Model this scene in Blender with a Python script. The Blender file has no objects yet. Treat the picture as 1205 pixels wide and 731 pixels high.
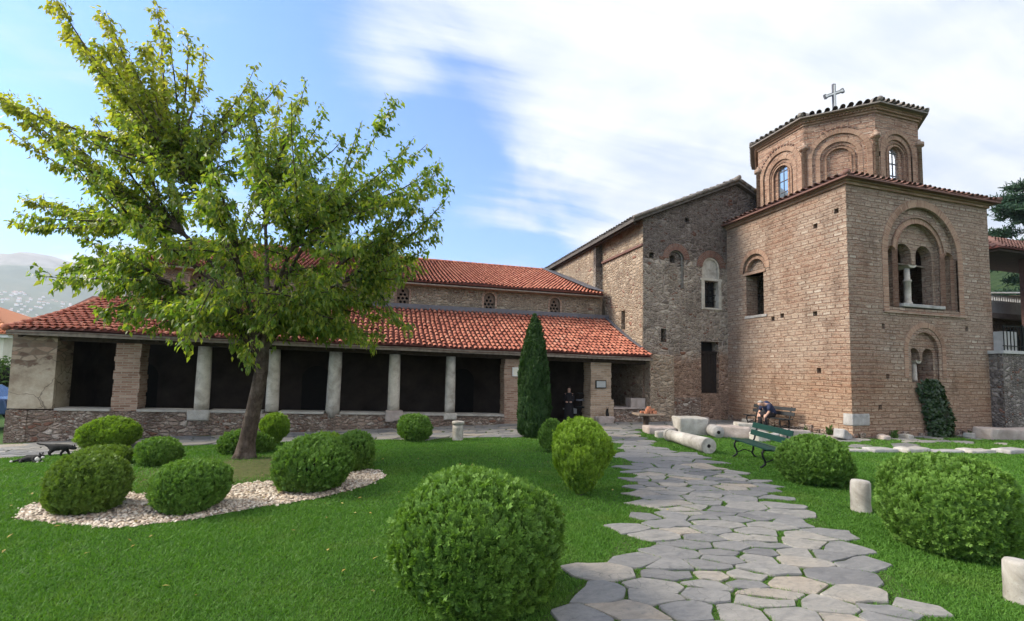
import bpy, bmesh, math, random
import numpy as np
from math import radians, pi, sin, cos, tan, sqrt, atan2
from mathutils import Vector, Matrix, noise as mnoise

random.seed(7)
rng = np.random.default_rng(11)
sc = bpy.context.scene
C = sc.collection

# ------------------------------------------------------------------ camera
cam_d = bpy.data.cameras.new('camera')
cam = bpy.data.objects.new('camera', cam_d)
C.objects.link(cam)
sc.camera = cam
cam_d.sensor_width = 36.0
cam_d.lens = 36.0 * 540.0 / 1205.0
cam_d.shift_y = 33.5 / 1205.0
cam_d.clip_start = 0.05
cam_d.clip_end = 30000
TH, PI_, RO = radians(16.3), math.atan(.0667), .02
fw = Vector((sin(TH)*cos(PI_), cos(TH)*cos(PI_), sin(PI_)))
rt = Vector((cos(TH), -sin(TH), 0))
up = rt.cross(fw)
R_ = cos(RO)*rt + sin(RO)*up
U_ = -sin(RO)*rt + cos(RO)*up
cam.matrix_world = Matrix(((R_.x, U_.x, -fw.x, 0), (R_.y, U_.y, -fw.y, 0), (R_.z, U_.z, -fw.z, 2.1), (0, 0, 0, 1)))

# ------------------------------------------------------------------ world, sun, exposure
SUN_DIR = Vector((-.80, .26, .62)).normalized()
SUN_EL = math.asin(SUN_DIR.z)
SUN_ROT = atan2(SUN_DIR.x, SUN_DIR.y)
SKY_STRENGTH = 0.10
w = bpy.data.worlds.new('World')
sc.world = w
w.use_nodes = True
nt = w.node_tree
nt.nodes.clear()
def wn(t, **kw):
    n = nt.nodes.new(t)
    for k, v in kw.items(): setattr(n, k, v)
    return n
L = nt.links.new
out = wn('ShaderNodeOutputWorld'); bg = wn('ShaderNodeBackground')
bg.inputs['Strength'].default_value = SKY_STRENGTH
L(bg.outputs[0], out.inputs[0])
sky = wn('ShaderNodeTexSky', sky_type='NISHITA', sun_disc=False)
sky.sun_elevation = SUN_EL; sky.sun_rotation = SUN_ROT
sky.air_density = 1.0; sky.dust_density = .6; sky.ozone_density = 1.5
tc = wn('ShaderNodeTexCoord')
def wmath(op, a, b=None, c=None):
    n = wn('ShaderNodeMath', operation=op)
    for i, v in enumerate((a, b, c)):
        if v is None: continue
        if hasattr(v, 'links'): L(v, n.inputs[i])
        else: n.inputs[i].default_value = v
    return n.outputs[0]
# cloud sheet: the view direction projected on a high plane, so the clouds flatten out toward the horizon
sep = wn('ShaderNodeSeparateXYZ'); L(tc.outputs['Generated'], sep.inputs[0])
zz = wmath('ADD', wmath('MAXIMUM', sep.outputs[2], 0.0), .16)
cmb = wn('ShaderNodeCombineXYZ')
L(wmath('DIVIDE', sep.outputs[0], zz), cmb.inputs[0]); L(wmath('DIVIDE', sep.outputs[1], zz), cmb.inputs[1])
def wnoise(vec, scale, detail, rough, dist):
    n = wn('ShaderNodeTexNoise'); L(vec, n.inputs['Vector'])
    for k, v in (('Scale', scale), ('Detail', detail), ('Roughness', rough), ('Distortion', dist)): n.inputs[k].default_value = v
    return n.outputs[0]
mpw = wn('ShaderNodeMapping'); L(cmb.outputs[0], mpw.inputs[0]); mpw.inputs['Rotation'].default_value = (0, 0, radians(38)); mpw.inputs['Scale'].default_value = (.5, 2.3, 1)
n1o = wmath('ADD', wmath('MULTIPLY', wnoise(cmb.outputs[0], 1.0, 9, .58, .7), .55), wmath('MULTIPLY', wnoise(mpw.outputs[0], 1.3, 10, .62, .5), .45))
cov = wmath('MULTIPLY', wmath('SUBTRACT', n1o, .475), 3.6)
LOBES = [((-.42, .82, .39), .80, .50, -.24), ((-.02, .89, .46), .95, .995, -.30), ((.25, .91, .34), .945, .99, -.55),
         ((-.45, .76, .47), .90, .99, -.04), ((.21, .78, .59), .93, .995, .26), ((-.10, .80, .59), .97, .998, .20),
         ((.73, .55, .41), .72, .97, .55), ((.54, .61, .57), .86, .99, .24), ((.19, .95, .24), .982, .998, .42),
         ((-.51, .83, .20), .94, .99, .16), ((.42, .82, .40), .975, .998, .22), ((.79, .41, .46), .85, .97, .3)]
for d, lo, hi, wt in LOBES:
    dp = wn('ShaderNodeVectorMath', operation='DOT_PRODUCT')
    L(tc.outputs['Generated'], dp.inputs[0]); dp.inputs[1].default_value = Vector(d).normalized()
    mr = wn('ShaderNodeMapRange', interpolation_type='SMOOTHSTEP')
    L(dp.outputs['Value'], mr.inputs[0])
    lo, hi = min(lo, hi), max(lo, hi)
    if (d[0], wt) == (-.42, -.24): lo, hi = .86, .99
    mr.inputs[1].default_value = lo; mr.inputs[2].default_value = hi; mr.inputs[3].default_value = 0; mr.inputs[4].default_value = wt
    cov = wmath('ADD', cov, mr.outputs[0])
cm = wn('ShaderNodeMapRange', interpolation_type='SMOOTHSTEP')
L(cov, cm.inputs[0]); cm.inputs[1].default_value = -.20; cm.inputs[2].default_value = .48
n2o = wmath('ADD', wmath('MULTIPLY', wnoise(mpw.outputs[0], 1.7, 8, .6, .6), .6), wmath('MULTIPLY', wnoise(cmb.outputs[0], 2.6, 7, .6, .3), .4))
cr = wn('ShaderNodeValToRGB')
cr.color_ramp.elements[0].position = .36; cr.color_ramp.elements[0].color = (.56, .66, .80, 1)
cr.color_ramp.elements[1].position = .56; cr.color_ramp.elements[1].color = (.95, .97, 1.0, 1)
L(n2o, cr.inputs[0])
warm = wn('ShaderNodeMix', data_type='RGBA'); warm.inputs[7].default_value = (1.0, .93, .83, 1); L(cr.outputs[0], warm.inputs[6])
sc_ = wn('ShaderNodeVectorMath', operation='SCALE'); L(warm.outputs[2], sc_.inputs[0]); bk = wn('ShaderNodeMapRange', interpolation_type='SMOOTHSTEP'); L(wmath('MULTIPLY', sep.outputs[1], -1.), bk.inputs[0])      # unseen cloud bank, added brighter and warmer to light the facades
bk.inputs[1].default_value = -.35; bk.inputs[2].default_value = .45; bk.inputs[3].default_value = 3.5; bk.inputs[4].default_value = 9.0
L(bk.outputs[0], sc_.inputs['Scale'])
bw_ = wn('ShaderNodeMapRange', interpolation_type='SMOOTHSTEP'); L(wmath('MULTIPLY', sep.outputs[1], -1.), bw_.inputs[0]); bw_.inputs[1].default_value = -.2; bw_.inputs[2].default_value = .3; L(bw_.outputs[0], warm.inputs[0])
mx = wn('ShaderNodeMix', data_type='RGBA')
skc = wn('ShaderNodeMix', data_type='RGBA', blend_type='MULTIPLY'); skc.inputs[0].default_value = 1; skc.inputs[7].default_value = (.37, .63, .90, 1); L(sky.outputs[0], skc.inputs[6])
L(cm.outputs[0], mx.inputs[0]); L(skc.outputs[2], mx.inputs[6]); L(sc_.outputs[0], mx.inputs[7])
L(mx.outputs[2], bg.inputs[0])

sun_d = bpy.data.lights.new('sun', 'SUN')
sun = bpy.data.objects.new('sun', sun_d); C.objects.link(sun)
sun_d.energy = 2.3; sun_d.angle = radians(22); sun_d.color = (1.0, .92, .80)
sun.rotation_euler = SUN_DIR.to_track_quat('Z', 'Y').to_euler()
sc.view_settings.view_transform = 'Standard'
sc.view_settings.look = 'None'
sc.view_settings.gamma = 1
sc.view_settings.use_curve_mapping = False
sc.view_settings.exposure = 1.74
sc.cycles.max_bounces = 7
sc.cycles.diffuse_bounces = 3
sc.cycles.glossy_bounces = 2
sc.cycles.transmission_bounces = 4
sc.cycles.transparent_max_bounces = 6
sc.cycles.volume_bounces = 0
sc.cycles.use_denoising = True

# ------------------------------------------------------------------ terrain height
def smooth(a, b, x):
    t = np.clip((np.asarray(x, float)-a)/(b-a), 0, 1)
    return t*t*(3-2*t)

# ------------------------------------------------------------------ material toolkit
class Mat:
    def __init__(s, name, rough=.85, spec=.25):
        s.m = bpy.data.materials.new(name); s.m.use_nodes = True
        s.t = s.m.node_tree; s.t.nodes.clear()
        s.out = s.t.nodes.new('ShaderNodeOutputMaterial')
        s.b = s.t.nodes.new('ShaderNodeBsdfPrincipled')
        s.t.links.new(s.b.outputs[0], s.out.inputs[0])
        s.b.inputs['Roughness'].default_value = rough
        s.b.inputs['Specular IOR Level'].default_value = spec
        s._uv = s._ob = None
    def put(s, sock, v):
        if hasattr(v, 'links'): s.t.links.new(v, sock)
        else:
            if isinstance(v, (tuple, list)) and len(v) == 3 and sock.type == 'RGBA': v = (*v, 1)
            sock.default_value = v
    def n(s, t, ins=None, **kw):
        n = s.t.nodes.new(t)
        for k, v in kw.items(): setattr(n, k, v)
        for k, v in (ins or {}).items(): s.put(n.inputs[k], v)
        return n
    @property
    def uv(s):
        if s._uv is None:
            n = s.n('ShaderNodeUVMap'); n.uv_map = 'UVMap'; s._uv = n.outputs[0]
        return s._uv
    @property
    def ob(s):
        if s._ob is None: s._ob = s.n('ShaderNodeTexCoord').outputs['Object']
        return s._ob
    def math(s, op, a, b=0., c=None):
        ins = {0: a, 1: b}
        if c is not None: ins[2] = c
        return s.n('ShaderNodeMath', ins, operation=op).outputs[0]
    def noise(s, scale, detail=4, rough=.55, vec=None, dist=0., col=False):
        n = s.n('ShaderNodeTexNoise', {'Vector': vec or s.ob, 'Scale': scale, 'Detail': detail, 'Roughness': rough, 'Distortion': dist})
        return n.outputs['Color' if col else 'Fac']
    def ramp(s, fac, stops, interp='LINEAR'):
        n = s.n('ShaderNodeValToRGB', {0: fac}); r = n.color_ramp; r.interpolation = interp
        while len(r.elements) < len(stops): r.elements.new(.5)
        for e, (p, c) in zip(r.elements, stops):
            e.position = p; e.color = (*c, 1) if len(c) == 3 else c
        return n.outputs[0]
    def rng(s, v, a, b, c=0., d=1., interp='SMOOTHSTEP'):
        return s.n('ShaderNodeMapRange', {0: v, 1: a, 2: b, 3: c, 4: d}, interpolation_type=interp).outputs[0]
    def mix(s, f, a, b, bt='MIX'):
        n = s.n('ShaderNodeMix', {0: f, 6: a, 7: b}, data_type='RGBA', blend_type=bt)
        return n.outputs[2]
    def vadd(s, a, b, op='ADD'):
        return s.n('ShaderNodeVectorMath', {0: a, 1: b}, operation=op).outputs[0]
    def vscale(s, a, k):
        return s.n('ShaderNodeVectorMath', {0: a, 'Scale': k}, operation='SCALE').outputs[0]
    def mapping(s, v, scale=(1, 1, 1), loc=(0, 0, 0), rot=(0, 0, 0)):
        return s.n('ShaderNodeMapping', {0: v, 'Scale': scale, 'Location': loc, 'Rotation': rot}).outputs[0]
    def jig(s, v, amt, scale):
        c = s.noise(scale, 2, .5, s.ob, col=True)
        return s.vadd(v, s.vscale(s.vadd(c, (.5, .5, .5), 'SUBTRACT'), amt))
    def col(s, c): s.put(s.b.inputs['Base Color'], c)
    def bump(s, h, strength=.5, dist=.02):
        n = s.n('ShaderNodeBump', {'Height': h, 'Strength': strength, 'Distance': dist})
        s.t.links.new(n.outputs[0], s.b.inputs['Normal'])
    def brick(s, v, bw, rh, mortar, c1=(0, 0, 0), c2=(1, 1, 1), mc=(0, 0, 0), off=.5, smoothm=.1):
        return s.n('ShaderNodeTexBrick', {'Vector': v, 'Color1': c1, 'Color2': c2, 'Mortar': mc, 'Scale': 1., 'Mortar Size': mortar,
                                         'Mortar Smooth': smoothm, 'Bias': 0., 'Brick Width': bw, 'Row Height': rh}, offset=off)

def m_plain(name, c, rough=.6, var=.25, sc_=6., metal=0., spec=.3, bump=.15):
    m = Mat(name, rough, spec)
    f = m.noise(sc_, 6, .6)
    d = tuple(x*(1-var) for x in c); l = tuple(min(1, x*(1+var)) for x in c)
    m.col(m.ramp(f, [(.3, d), (.7, l)]))
    m.b.inputs['Metallic'].default_value = metal
    if bump: m.bump(f, bump, .01)
    return m.m

BRICK_STOPS = [(0, (.23, .130, .092)), (.3, (.33, .200, .142)), (.55, (.41, .265, .19)), (.8, (.49, .345, .255)), (1, (.38, .265, .21))]
def m_banded(name, per, frac, stone_stops, bw=.40, tint=(1, 1, 1), soil=True):
    """courses of squared stone between bands of thin brick"""
    m = Mat(name, .9, .2)
    v = m.jig(m.uv, .10, .9); v = m.jig(v, .045, 4.); v = m.jig(v, .016, 16.)
    a = m.brick(v, bw, per, .026, smoothm=.5)
    # stone courses read clearly in some stretches and sink into brick in others
    vis = m.rng(m.noise(.75, 4, .65), .36, .60, .25, 1.)
    vb = m.mapping(v, loc=(.13, .0, 0))
    b = m.brick(vb, .24, per*frac/2.0, .014)
    sp = m.n('ShaderNodeSeparateXYZ', {0: v})
    fr = m.math('FRACT', m.math('DIVIDE', sp.outputs[1], per))
    jit = m.math('MULTIPLY', m.math('SUBTRACT', m.noise(2.2, 3), .5), .40)
    band = m.rng(m.math('ADD', fr, jit), 1-frac-.03, 1-frac+.03)
    fine = m.noise(26., 5, .65); mid = m.noise(5., 4, .6); big = m.noise(.42, 4, .6)
    sc1 = m.mix(.30, m.ramp(a.outputs[0], stone_stops), m.ramp(mid, stone_stops))
    bc = m.ramp(m.math('ADD', m.math('MULTIPLY', b.outputs[0], .7), m.math('MULTIPLY', fine, .3)), BRICK_STOPS)
    mort = m.ramp(fine, [(.3, (.27, .21, .16)), (.7, (.47, .39, .31))])
    tick = m.ramp(mid, [(.35, (.20, .11, .08)), (.65, (.36, .22, .16))])      # upright bricks between the stones
    alt = m.rng(m.math('ADD', m.math('MULTIPLY', big, .9), m.math('MULTIPLY', mid, .35)), .65, .76)
    sc1 = m.mix(m.math('MULTIPLY', alt, .7), sc1, bc)
    sc1 = m.mix(m.math('MULTIPLY', a.outputs['Fac'], vis), sc1, tick)
    sc1 = m.mix(vis, m.mix(.55, sc1, bc), sc1)
    bc = m.mix(b.outputs['Fac'], bc, mort)
    c = m.mix(band, sc1, bc)
    # raked bed joints, their shadow painted in as dark lines
    bj = m.math('MULTIPLY', m.rng(m.math('ABSOLUTE', m.math('SUBTRACT', m.math('ADD', fr, m.math('MULTIPLY', jit, .4)), 1-frac)), .07, .02), m.rng(m.noise(3.3, 4, .6), .42, .60))
    c = m.mix(m.math('MULTIPLY', bj, .85), c, (.11, .078, .06))
    c = m.mix(.65, c, m.ramp(fine, [(.25, (.55, .53, .52)), (.75, (1.22, 1.2, 1.18))]), 'MULTIPLY')
    c = m.mix(m.rng(m.noise(7.5, 5, .7), .62, .72, 0, .55), c, (.10, .075, .06))
    st = m.noise(1.0, 6, .65, m.mapping(m.ob, scale=(1.3, 1.3, .35)))
    c = m.mix(m.rng(st, .50, .72, 0, .6), c, (.42, .38, .37), 'MULTIPLY')
    c = m.mix(m.rng(big, .45, .70, 0, .3), c, (.80, .62, .52), 'MULTIPLY')
    zt_ = m.math('ADD', m.n('ShaderNodeSeparateXYZ', {0: m.ob}).outputs[2], m.math('MULTIPLY', m.math('SUBTRACT', m.noise(.6, 5, .7), .5), 3.))
    c = m.mix(m.rng(zt_, 2.9, 1.7), c, m.mix(1., c, (.96, .87, .79), 'MULTIPLY'))
    c = m.mix(m.rng(m.noise(1.15, 6, .75), .60, .70, 0, .5), c, m.mix(1., c, (.42, .38, .36), 'MULTIPLY'))
    c = m.mix(1., c, tint, 'MULTIPLY')
    m.col(c)
    ha = m.math('SUBTRACT', 1., a.outputs['Fac']); hb = m.math('SUBTRACT', 1., b.outputs['Fac'])
    h = m.mix(band, ha, hb)
    h = m.math('ADD', m.math('ADD', h, m.math('MULTIPLY', a.outputs[0], .5)), m.math('ADD', m.math('MULTIPLY', fine, .7), m.math('MULTIPLY', mid, .7)))
    m.bump(h, 1., .035)
    return m.m

def m_brick(name, row=.075, bw=.26, stops=BRICK_STOPS, tint=(1, 1, 1), radial=False, mort=(.36, .29, .23)):
    m = Mat(name, .9, .2)
    v = m.jig(m.uv, .03, 2.5)
    b = m.brick(v, bw, row, .013)
    fine = m.noise(24., 5, .65); big = m.noise(.8, 5, .6)
    c = m.ramp(m.math('ADD', m.math('MULTIPLY', b.outputs[0], .65), m.math('MULTIPLY', m.noise(4., 4), .35)), stops)
    c = m.mix(b.outputs['Fac'], c, mort)
    c = m.mix(.5, c, m.ramp(fine, [(.25, (.5, .48, .47)), (.75, (1.1, 1.1, 1.1))]), 'MULTIPLY')
    c = m.mix(m.rng(big, .5, .68, 0, .5), c, (.45, .40, .38), 'MULTIPLY')
    c = m.mix(1., c, tint, 'MULTIPLY')
    m.col(c)
    m.bump(m.math('ADD', m.math('SUBTRACT', 1., b.outputs['Fac']), m.math('MULTIPLY', fine, .6)), .9, .02)
    return m.m

def m_rubble(name, su, sv, stops, mortar, mw=.10, stain=.5, bricks=.2, lichen=None, tint=(1, 1, 1), zones=None):
    """uncoursed stone in thick mortar"""
    m = Mat(name, .92, .2)
    v = m.jig(m.uv, .16, 2.0); v = m.jig(v, .05, 8.)
    vv = m.mapping(v, scale=(su, sv, 1))
    vo = m.n('ShaderNodeTexVoronoi', {'Vector': vv, 'Scale': 1., 'Randomness': .9}, voronoi_dimensions='2D', feature='F1')
    ve = m.n('ShaderNodeTexVoronoi', {'Vector': vv, 'Scale': 1., 'Randomness': .9}, voronoi_dimensions='2D', feature='DISTANCE_TO_EDGE')
    rnd = m.n('ShaderNodeSeparateColor', {0: vo.outputs['Color']})
    fine = m.noise(24., 5, .65); mid = m.noise(5.5, 4, .6); big = m.noise(.5, 4, .6)
    vs_ = m.mapping(v, scale=(su*1.9, sv*2.1, 1), loc=(3.3, 1.7, 0))
    vo2 = m.n('ShaderNodeTexVoronoi', {'Vector': vs_, 'Scale': 1., 'Randomness': 1.}, voronoi_dimensions='2D', feature='F1')
    ve2 = m.n('ShaderNodeTexVoronoi', {'Vector': vs_, 'Scale': 1., 'Randomness': 1.}, voronoi_dimensions='2D', feature='DISTANCE_TO_EDGE')
    sel = m.rng(m.noise(1.25, 5, .75), .47, .53)
    rnd2 = m.n('ShaderNodeSeparateColor', {0: vo2.outputs['Color']})
    f = m.math('ADD', m.math('MULTIPLY', m.mix(sel, rnd.outputs[0], rnd2.outputs[0]), .75), m.math('MULTIPLY', mid, .3))
    c = m.ramp(f, stops)
    c = m.mix(m.rng(m.mix(sel, rnd.outputs[1], rnd2.outputs[1]), 1-bricks, 1-bricks+.01), c, m.ramp(mid, [(.3, (.17, .085, .06)), (.7, (.32, .17, .12))]))
    edge = m.mix(sel, ve.outputs[0], m.math('MULTIPLY', ve2.outputs[0], .8))
    ed = m.rng(m.math('ADD', edge, m.math('MULTIPLY', m.math('SUBTRACT', m.noise(9., 5, .7), .5), .34)), mw*.35, mw*1.3)
    c = m.mix(ed, m.mix(fine, tuple(x*.7 for x in mortar), mortar), c)
    c = m.mix(.7, c, m.ramp(fine, [(.25, (.34, .33, .32)), (.75, (1.28, 1.25, 1.22))]), 'MULTIPLY')
    c = m.mix(m.rng(m.noise(6.5, 6, .75), .60, .70, 0, .6), c, (.07, .06, .055))
    c = m.mix(m.rng(m.noise(7.7, 6, .75, m.mapping(m.ob, loc=(5, 5, 5))), .62, .72, 0, .5), c, (.50, .45, .39))
    st = m.noise(1.1, 6, .65, m.mapping(m.ob, scale=(1.2, 1.2, .4)))
    c = m.mix(m.rng(st, .48, .72, 0, stain), c, (.22, .20, .20), 'MULTIPLY')
    if lichen:
        c = m.mix(m.rng(m.noise(2.6, 6, .7), .58, .70, 0, .6), c, lichen)
    if zones:                                  # building campaigns: the stone changes with height
        zs = m.n('ShaderNodeSeparateXYZ', {0: m.ob}).outputs[2]
        zs = m.math('ADD', zs, m.math('MULTIPLY', m.math('SUBTRACT', m.noise(.9, 5, .7), .5), 2.2))
        t = zones[0][2]
        for (lo, hi, t1), prev in zip(zones[1:], zones[:-1]):
            t = m.mix(m.rng(zs, prev[1], lo), t, t1)
        c = m.mix(1., c, t, 'MULTIPLY')
    c = m.mix(1., c, tint, 'MULTIPLY')
    m.col(c)
    m.bump(m.math('ADD', m.math('ADD', m.rng(edge, 0., mw*2.2), m.math('MULTIPLY', rnd.outputs[2], .5)), m.math('ADD', m.math('MULTIPLY', fine, .5), m.math('MULTIPLY', mid, .8))), 1., .045)
    return m.m

def m_tile(name, stops, dirt=.4):
    m = Mat(name, .8, .3)
    g = m.n('ShaderNodeNewGeometry')
    f = m.math('ADD', m.math('MULTIPLY', g.outputs['Random Per Island'], .7), m.math('MULTIPLY', m.noise(1.3, 4), .35))
    c = m.ramp(f, stops)
    fine = m.noise(18., 6, .7)
    c = m.mix(m.rng(fine, .5, .75, 0, dirt), c, (.35, .33, .30), 'MULTIPLY')
    c = m.mix(m.rng(m.noise(55., 3), .62, .72, 0, .35), c, (.40, .36, .30))
    c = m.mix(m.rng(m.noise(.55, 6, .7), .52, .68, 0, .4), c, (.60, .54, .50), 'MULTIPLY')
    m.col(c); m.bump(fine, .4, .01)
    return m.m

def m_leafy(name, stops, rough=.55, trans=.3, spec=.3, tip=None):
    m = Mat(name, rough, spec)
    g = m.n('ShaderNodeNewGeometry')
    f = m.math('ADD', m.math('MULTIPLY', g.outputs['Random Per Island'], .65), m.math('MULTIPLY', m.noise(1.7, 3), .4))
    c = m.ramp(f, stops)
    if name.endswith('thuja_spray'):
        c = m.mix(m.rng(m.noise(2.3, 4, .65), .50, .66, 0, .5), c, m.mix(1., c, (1.55, 1.25, .8), 'MULTIPLY'))
        c = m.mix(m.rng(m.noise(4.2, 5, .7), .64, .74, 0, .45), c, (.085, .055, .025))
    if name == 'grass_blade':
        pn = m.noise(.8, 5, .65)
        c = m.mix(m.rng(pn, .50, .68, 0, .38), c, (.15, .22, .045)); c = m.mix(m.rng(m.noise(1.9, 4, .6), .54, .66, 0, .4), c, m.mix(1., c, (.60, .75, .6), 'MULTIPLY'))
    if name == 'cherry_leaf':                 # sunlit yellow of the crown's upper left, painted into the leaf colour
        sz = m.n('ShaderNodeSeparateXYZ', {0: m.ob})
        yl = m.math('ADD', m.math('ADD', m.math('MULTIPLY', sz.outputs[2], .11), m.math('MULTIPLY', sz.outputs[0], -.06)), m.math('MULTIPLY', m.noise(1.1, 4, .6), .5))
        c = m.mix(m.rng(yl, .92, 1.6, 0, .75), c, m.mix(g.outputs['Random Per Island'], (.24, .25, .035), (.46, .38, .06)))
    if tip:                                   # fresh growth at the end of each spray
        a = m.n('ShaderNodeAttribute'); a.attribute_name = 'along'
        c = m.mix(m.math('MULTIPLY', m.math('POWER', a.outputs['Fac'], 1.6), .8), c, tip)
    m.col(c)
    tr = m.n('ShaderNodeBsdfTranslucent', {0: m.mix(1., c, (1.5, 1.6, .6), 'MULTIPLY')})
    ms = m.n('ShaderNodeMixShader', {0: trans})
    m.t.links.new(m.b.outputs[0], ms.inputs[1]); m.t.links.new(tr.outputs[0], ms.inputs[2])
    m.t.links.new(ms.outputs[0], m.out.inputs[0])
    return m.m

ST_TOWER = [(0, (.27, .20, .155)), (.25, (.36, .275, .215)), (.5, (.42, .33, .26)), (.75, (.475, .385, .305)), (.92, (.56, .475, .39)), (1, (.40, .27, .20))]
M = {}
M['tower'] = m_banded('tower_masonry', .215, .48, ST_TOWER, bw=.33, tint=(.94, .95, .945))
M['drum'] = m_banded('drum_masonry', .24, .70, ST_TOWER, tint=(1.0, .93, .91))
M['brick'] = m_brick('pier_brick', .085, .30, [(0, (.30, .20, .13)), (.4, (.42, .30, .20)), (.75, (.50, .37, .26)), (1, (.44, .30, .21))], mort=(.45, .38, .30))
M['oldbrick'] = m_brick('old_brick', .075, .30, [(0, (.20, .105, .07)), (.4, (.34, .20, .14)), (.75, (.46, .32, .24)), (1, (.52, .42, .34))], mort=(.40, .32, .25))
M['arch'] = m_brick('arch_brick', .075, .40, BRICK_STOPS, tint=(1., .93, .88))
M['arch_dark'] = m_brick('arch_brick_dark', .085, .40, [(0, (.13, .06, .045)), (.5, (.22, .10, .07)), (1, (.27, .15, .11))], mort=(.24, .20, .17))
M['gable'] = m_rubble('transept_rubble', 3.4, 5.6, [(0, (.13, .11, .098)), (.35, (.26, .22, .19)), (.6, (.37, .32, .275)), (.85, (.48, .43, .375)), (1, (.58, .53, .47))], (.46, .40, .345), .13, .45, .08, None,
                     zones=[(.8, 2.6, (.95, .74, .62)), (3.2, 6.8, (1.0, .97, .92)), (7.6, 8.6, (.50, .48, .49))])
M['warm'] = m_rubble('warm_rubble', 3.2, 6.2, [(0, (.23, .16, .11)), (.35, (.34, .25, .175)), (.65, (.45, .345, .25)), (1, (.55, .45, .34))], (.46, .37, .28), .13, .4, .08)
M['clerestory'] = m_rubble('clerestory_rubble', 3.4, 8., [(0, (.17, .13, .10)), (.35, (.29, .225, .165)), (.65, (.40, .32, .235)), (1, (.50, .42, .32))], (.40, .33, .25), .14, .3, .06)
M['base'] = m_rubble('plinth_rubble', 4.0, 8.5, [(0, (.14, .10, .08)), (.35, (.29, .205, .16)), (.65, (.43, .335, .27)), (1, (.60, .54, .47))], (.31, .245, .195), .11, .5, .14)
M['retain'] = m_rubble('retaining_rubble', 3.6, 5.0, [(0, (.10, .085, .08)), (.4, (.22, .19, .17)), (.7, (.33, .29, .255)), (1, (.45, .40, .37))], (.24, .21, .19), .13, .5, .1)
M['dark_inside'] = m_plain('porch_inner_shade', (.040, .030, .024), .95, .5, 1.4)  # dark colour paints the porch shade onto the inner walls and floor
m = Mat('old_plaster', .92, .2)
f1 = m.noise(1.6, 6, .65); f2 = m.noise(9., 6, .7)
c = m.ramp(f1, [(.3, (.26, .20, .145)), (.5, (.42, .35, .26)), (.7, (.52, .45, .35))])
cv = m.n('ShaderNodeTexVoronoi', {'Vector': m.jig(m.ob, .5, 2.), 'Scale': 1.1}, feature='DISTANCE_TO_EDGE').outputs[0]
c = m.mix(m.rng(cv, .0, .018, .75, 0), c, (.09, .07, .055))
c = m.mix(.5, c, m.ramp(f2, [(.3, (.6, .57, .54)), (.7, (1.1, 1.1, 1.1))]), 'MULTIPLY')
zp = m.n('ShaderNodeSeparateXYZ', {0: m.ob}).outputs[2]
vo = m.n('ShaderNodeTexVoronoi', {'Vector': m.mapping(m.jig(m.uv, .12, 3.), scale=(3., 8.5, 1)), 'Scale': 1.}, voronoi_dimensions='2D', feature='F1')
ve = m.n('ShaderNodeTexVoronoi', {'Vector': m.mapping(m.jig(m.uv, .12, 3.), scale=(3., 8.5, 1)), 'Scale': 1.}, voronoi_dimensions='2D', feature='DISTANCE_TO_EDGE')
rb_ = m.ramp(m.n('ShaderNodeSeparateColor', {0: vo.outputs['Color']}).outputs[0], [(0, (.14, .09, .065)), (.4, (.27, .19, .135)), (.8, (.40, .31, .23)), (1, (.30, .17, .12))])
rb_ = m.mix(m.rng(ve.outputs[0], .04, .12), (.20, .155, .115), rb_)
rb_ = m.mix(.5, rb_, m.ramp(f2, [(.3, (.6, .57, .54)), (.7, (1.1, 1.1, 1.1))]), 'MULTIPLY')
mask = m.rng(m.math('ADD', m.math('MULTIPLY', m.math('SUBTRACT', f1, .5), 2.6), m.math('SUBTRACT', zp, 1.95)), -.12, .12)
c = m.mix(mask, c, rb_)
m.col(c); m.bump(m.math('ADD', f1, f2), .6, .02); M['plaster'] = m.m
def m_marble(name, c0, c1, dirt):
    m = Mat(name, .7, .3)
    f1 = m.noise(2.2, 7, .65, dist=.6); f2 = m.noise(14., 6, .7)
    c = m.ramp(f1, [(.32, c0), (.62, c1)])
    c = m.mix(m.rng(f2, .52, .72, 0, dirt), c, (.30, .26, .21))
    c = m.mix(m.rng(m.noise(42., 3), .63, .72, 0, .5), c, (.16, .13, .10))
    m.col(c); m.bump(m.math('ADD', f1, m.math('MULTIPLY', f2, .6)), .5, .02)
    return m.m
M['marble'] = m_marble('weathered_marble', (.32, .28, .225), (.58, .53, .45), .6)
M['white_marble'] = m_marble('white_marble', (.22, .195, .16), (.52, .485, .425), .65)
M['pink_stone'] = m_marble('pink_stone', (.24, .195, .17), (.42, .355, .315), .5)
M['grey_stone'] = m_marble('grey_stone', (.20, .19, .18), (.40, .38, .36), .5)
M['ledge'] = m_marble('ledge_stone', (.25, .23, .20), (.43, .405, .36), .55)
M['tile'] = m_tile('red_roof_tile', [(0, (.25, .078, .050)), (.25, (.33, .102, .062)), (.55, (.40, .135, .082)), (.8, (.46, .175, .107)), (1, (.42, .21, .145))])
M['tile_under'] = m_plain('tile_pan', (.11, .035, .024), .9, .3)
M['tile_old'] = m_tile('old_brown_tile', [(0, (.07, .038, .032)), (.4, (.13, .065, .052)), (.75, (.19, .10, .08)), (1, (.22, .16, .13))])
M['tile_grey'] = m_tile('grey_ridge_tile', [(0, (.10, .085, .075)), (.5, (.19, .165, .145)), (1, (.28, .25, .22))])
M['tile_orange'] = m_tile('orange_roof_tile', [(0, (.36, .12, .05)), (.5, (.50, .19, .08)), (1, (.56, .26, .13))])
M['roof_edge'] = m_plain('weathered_roof_edge', (.10, .088, .078), .9, .4, 5.)
M['lead'] = m_plain('lead_flashing', (.11, .11, .125), .55, .2, 3.)
M['wood'] = m_plain('dark_timber', (.045, .03, .022), .8, .4, 8.)
M['board'] = m_plain('weathered_board', (.22, .18, .145), .85, .3, 8.)
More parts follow.
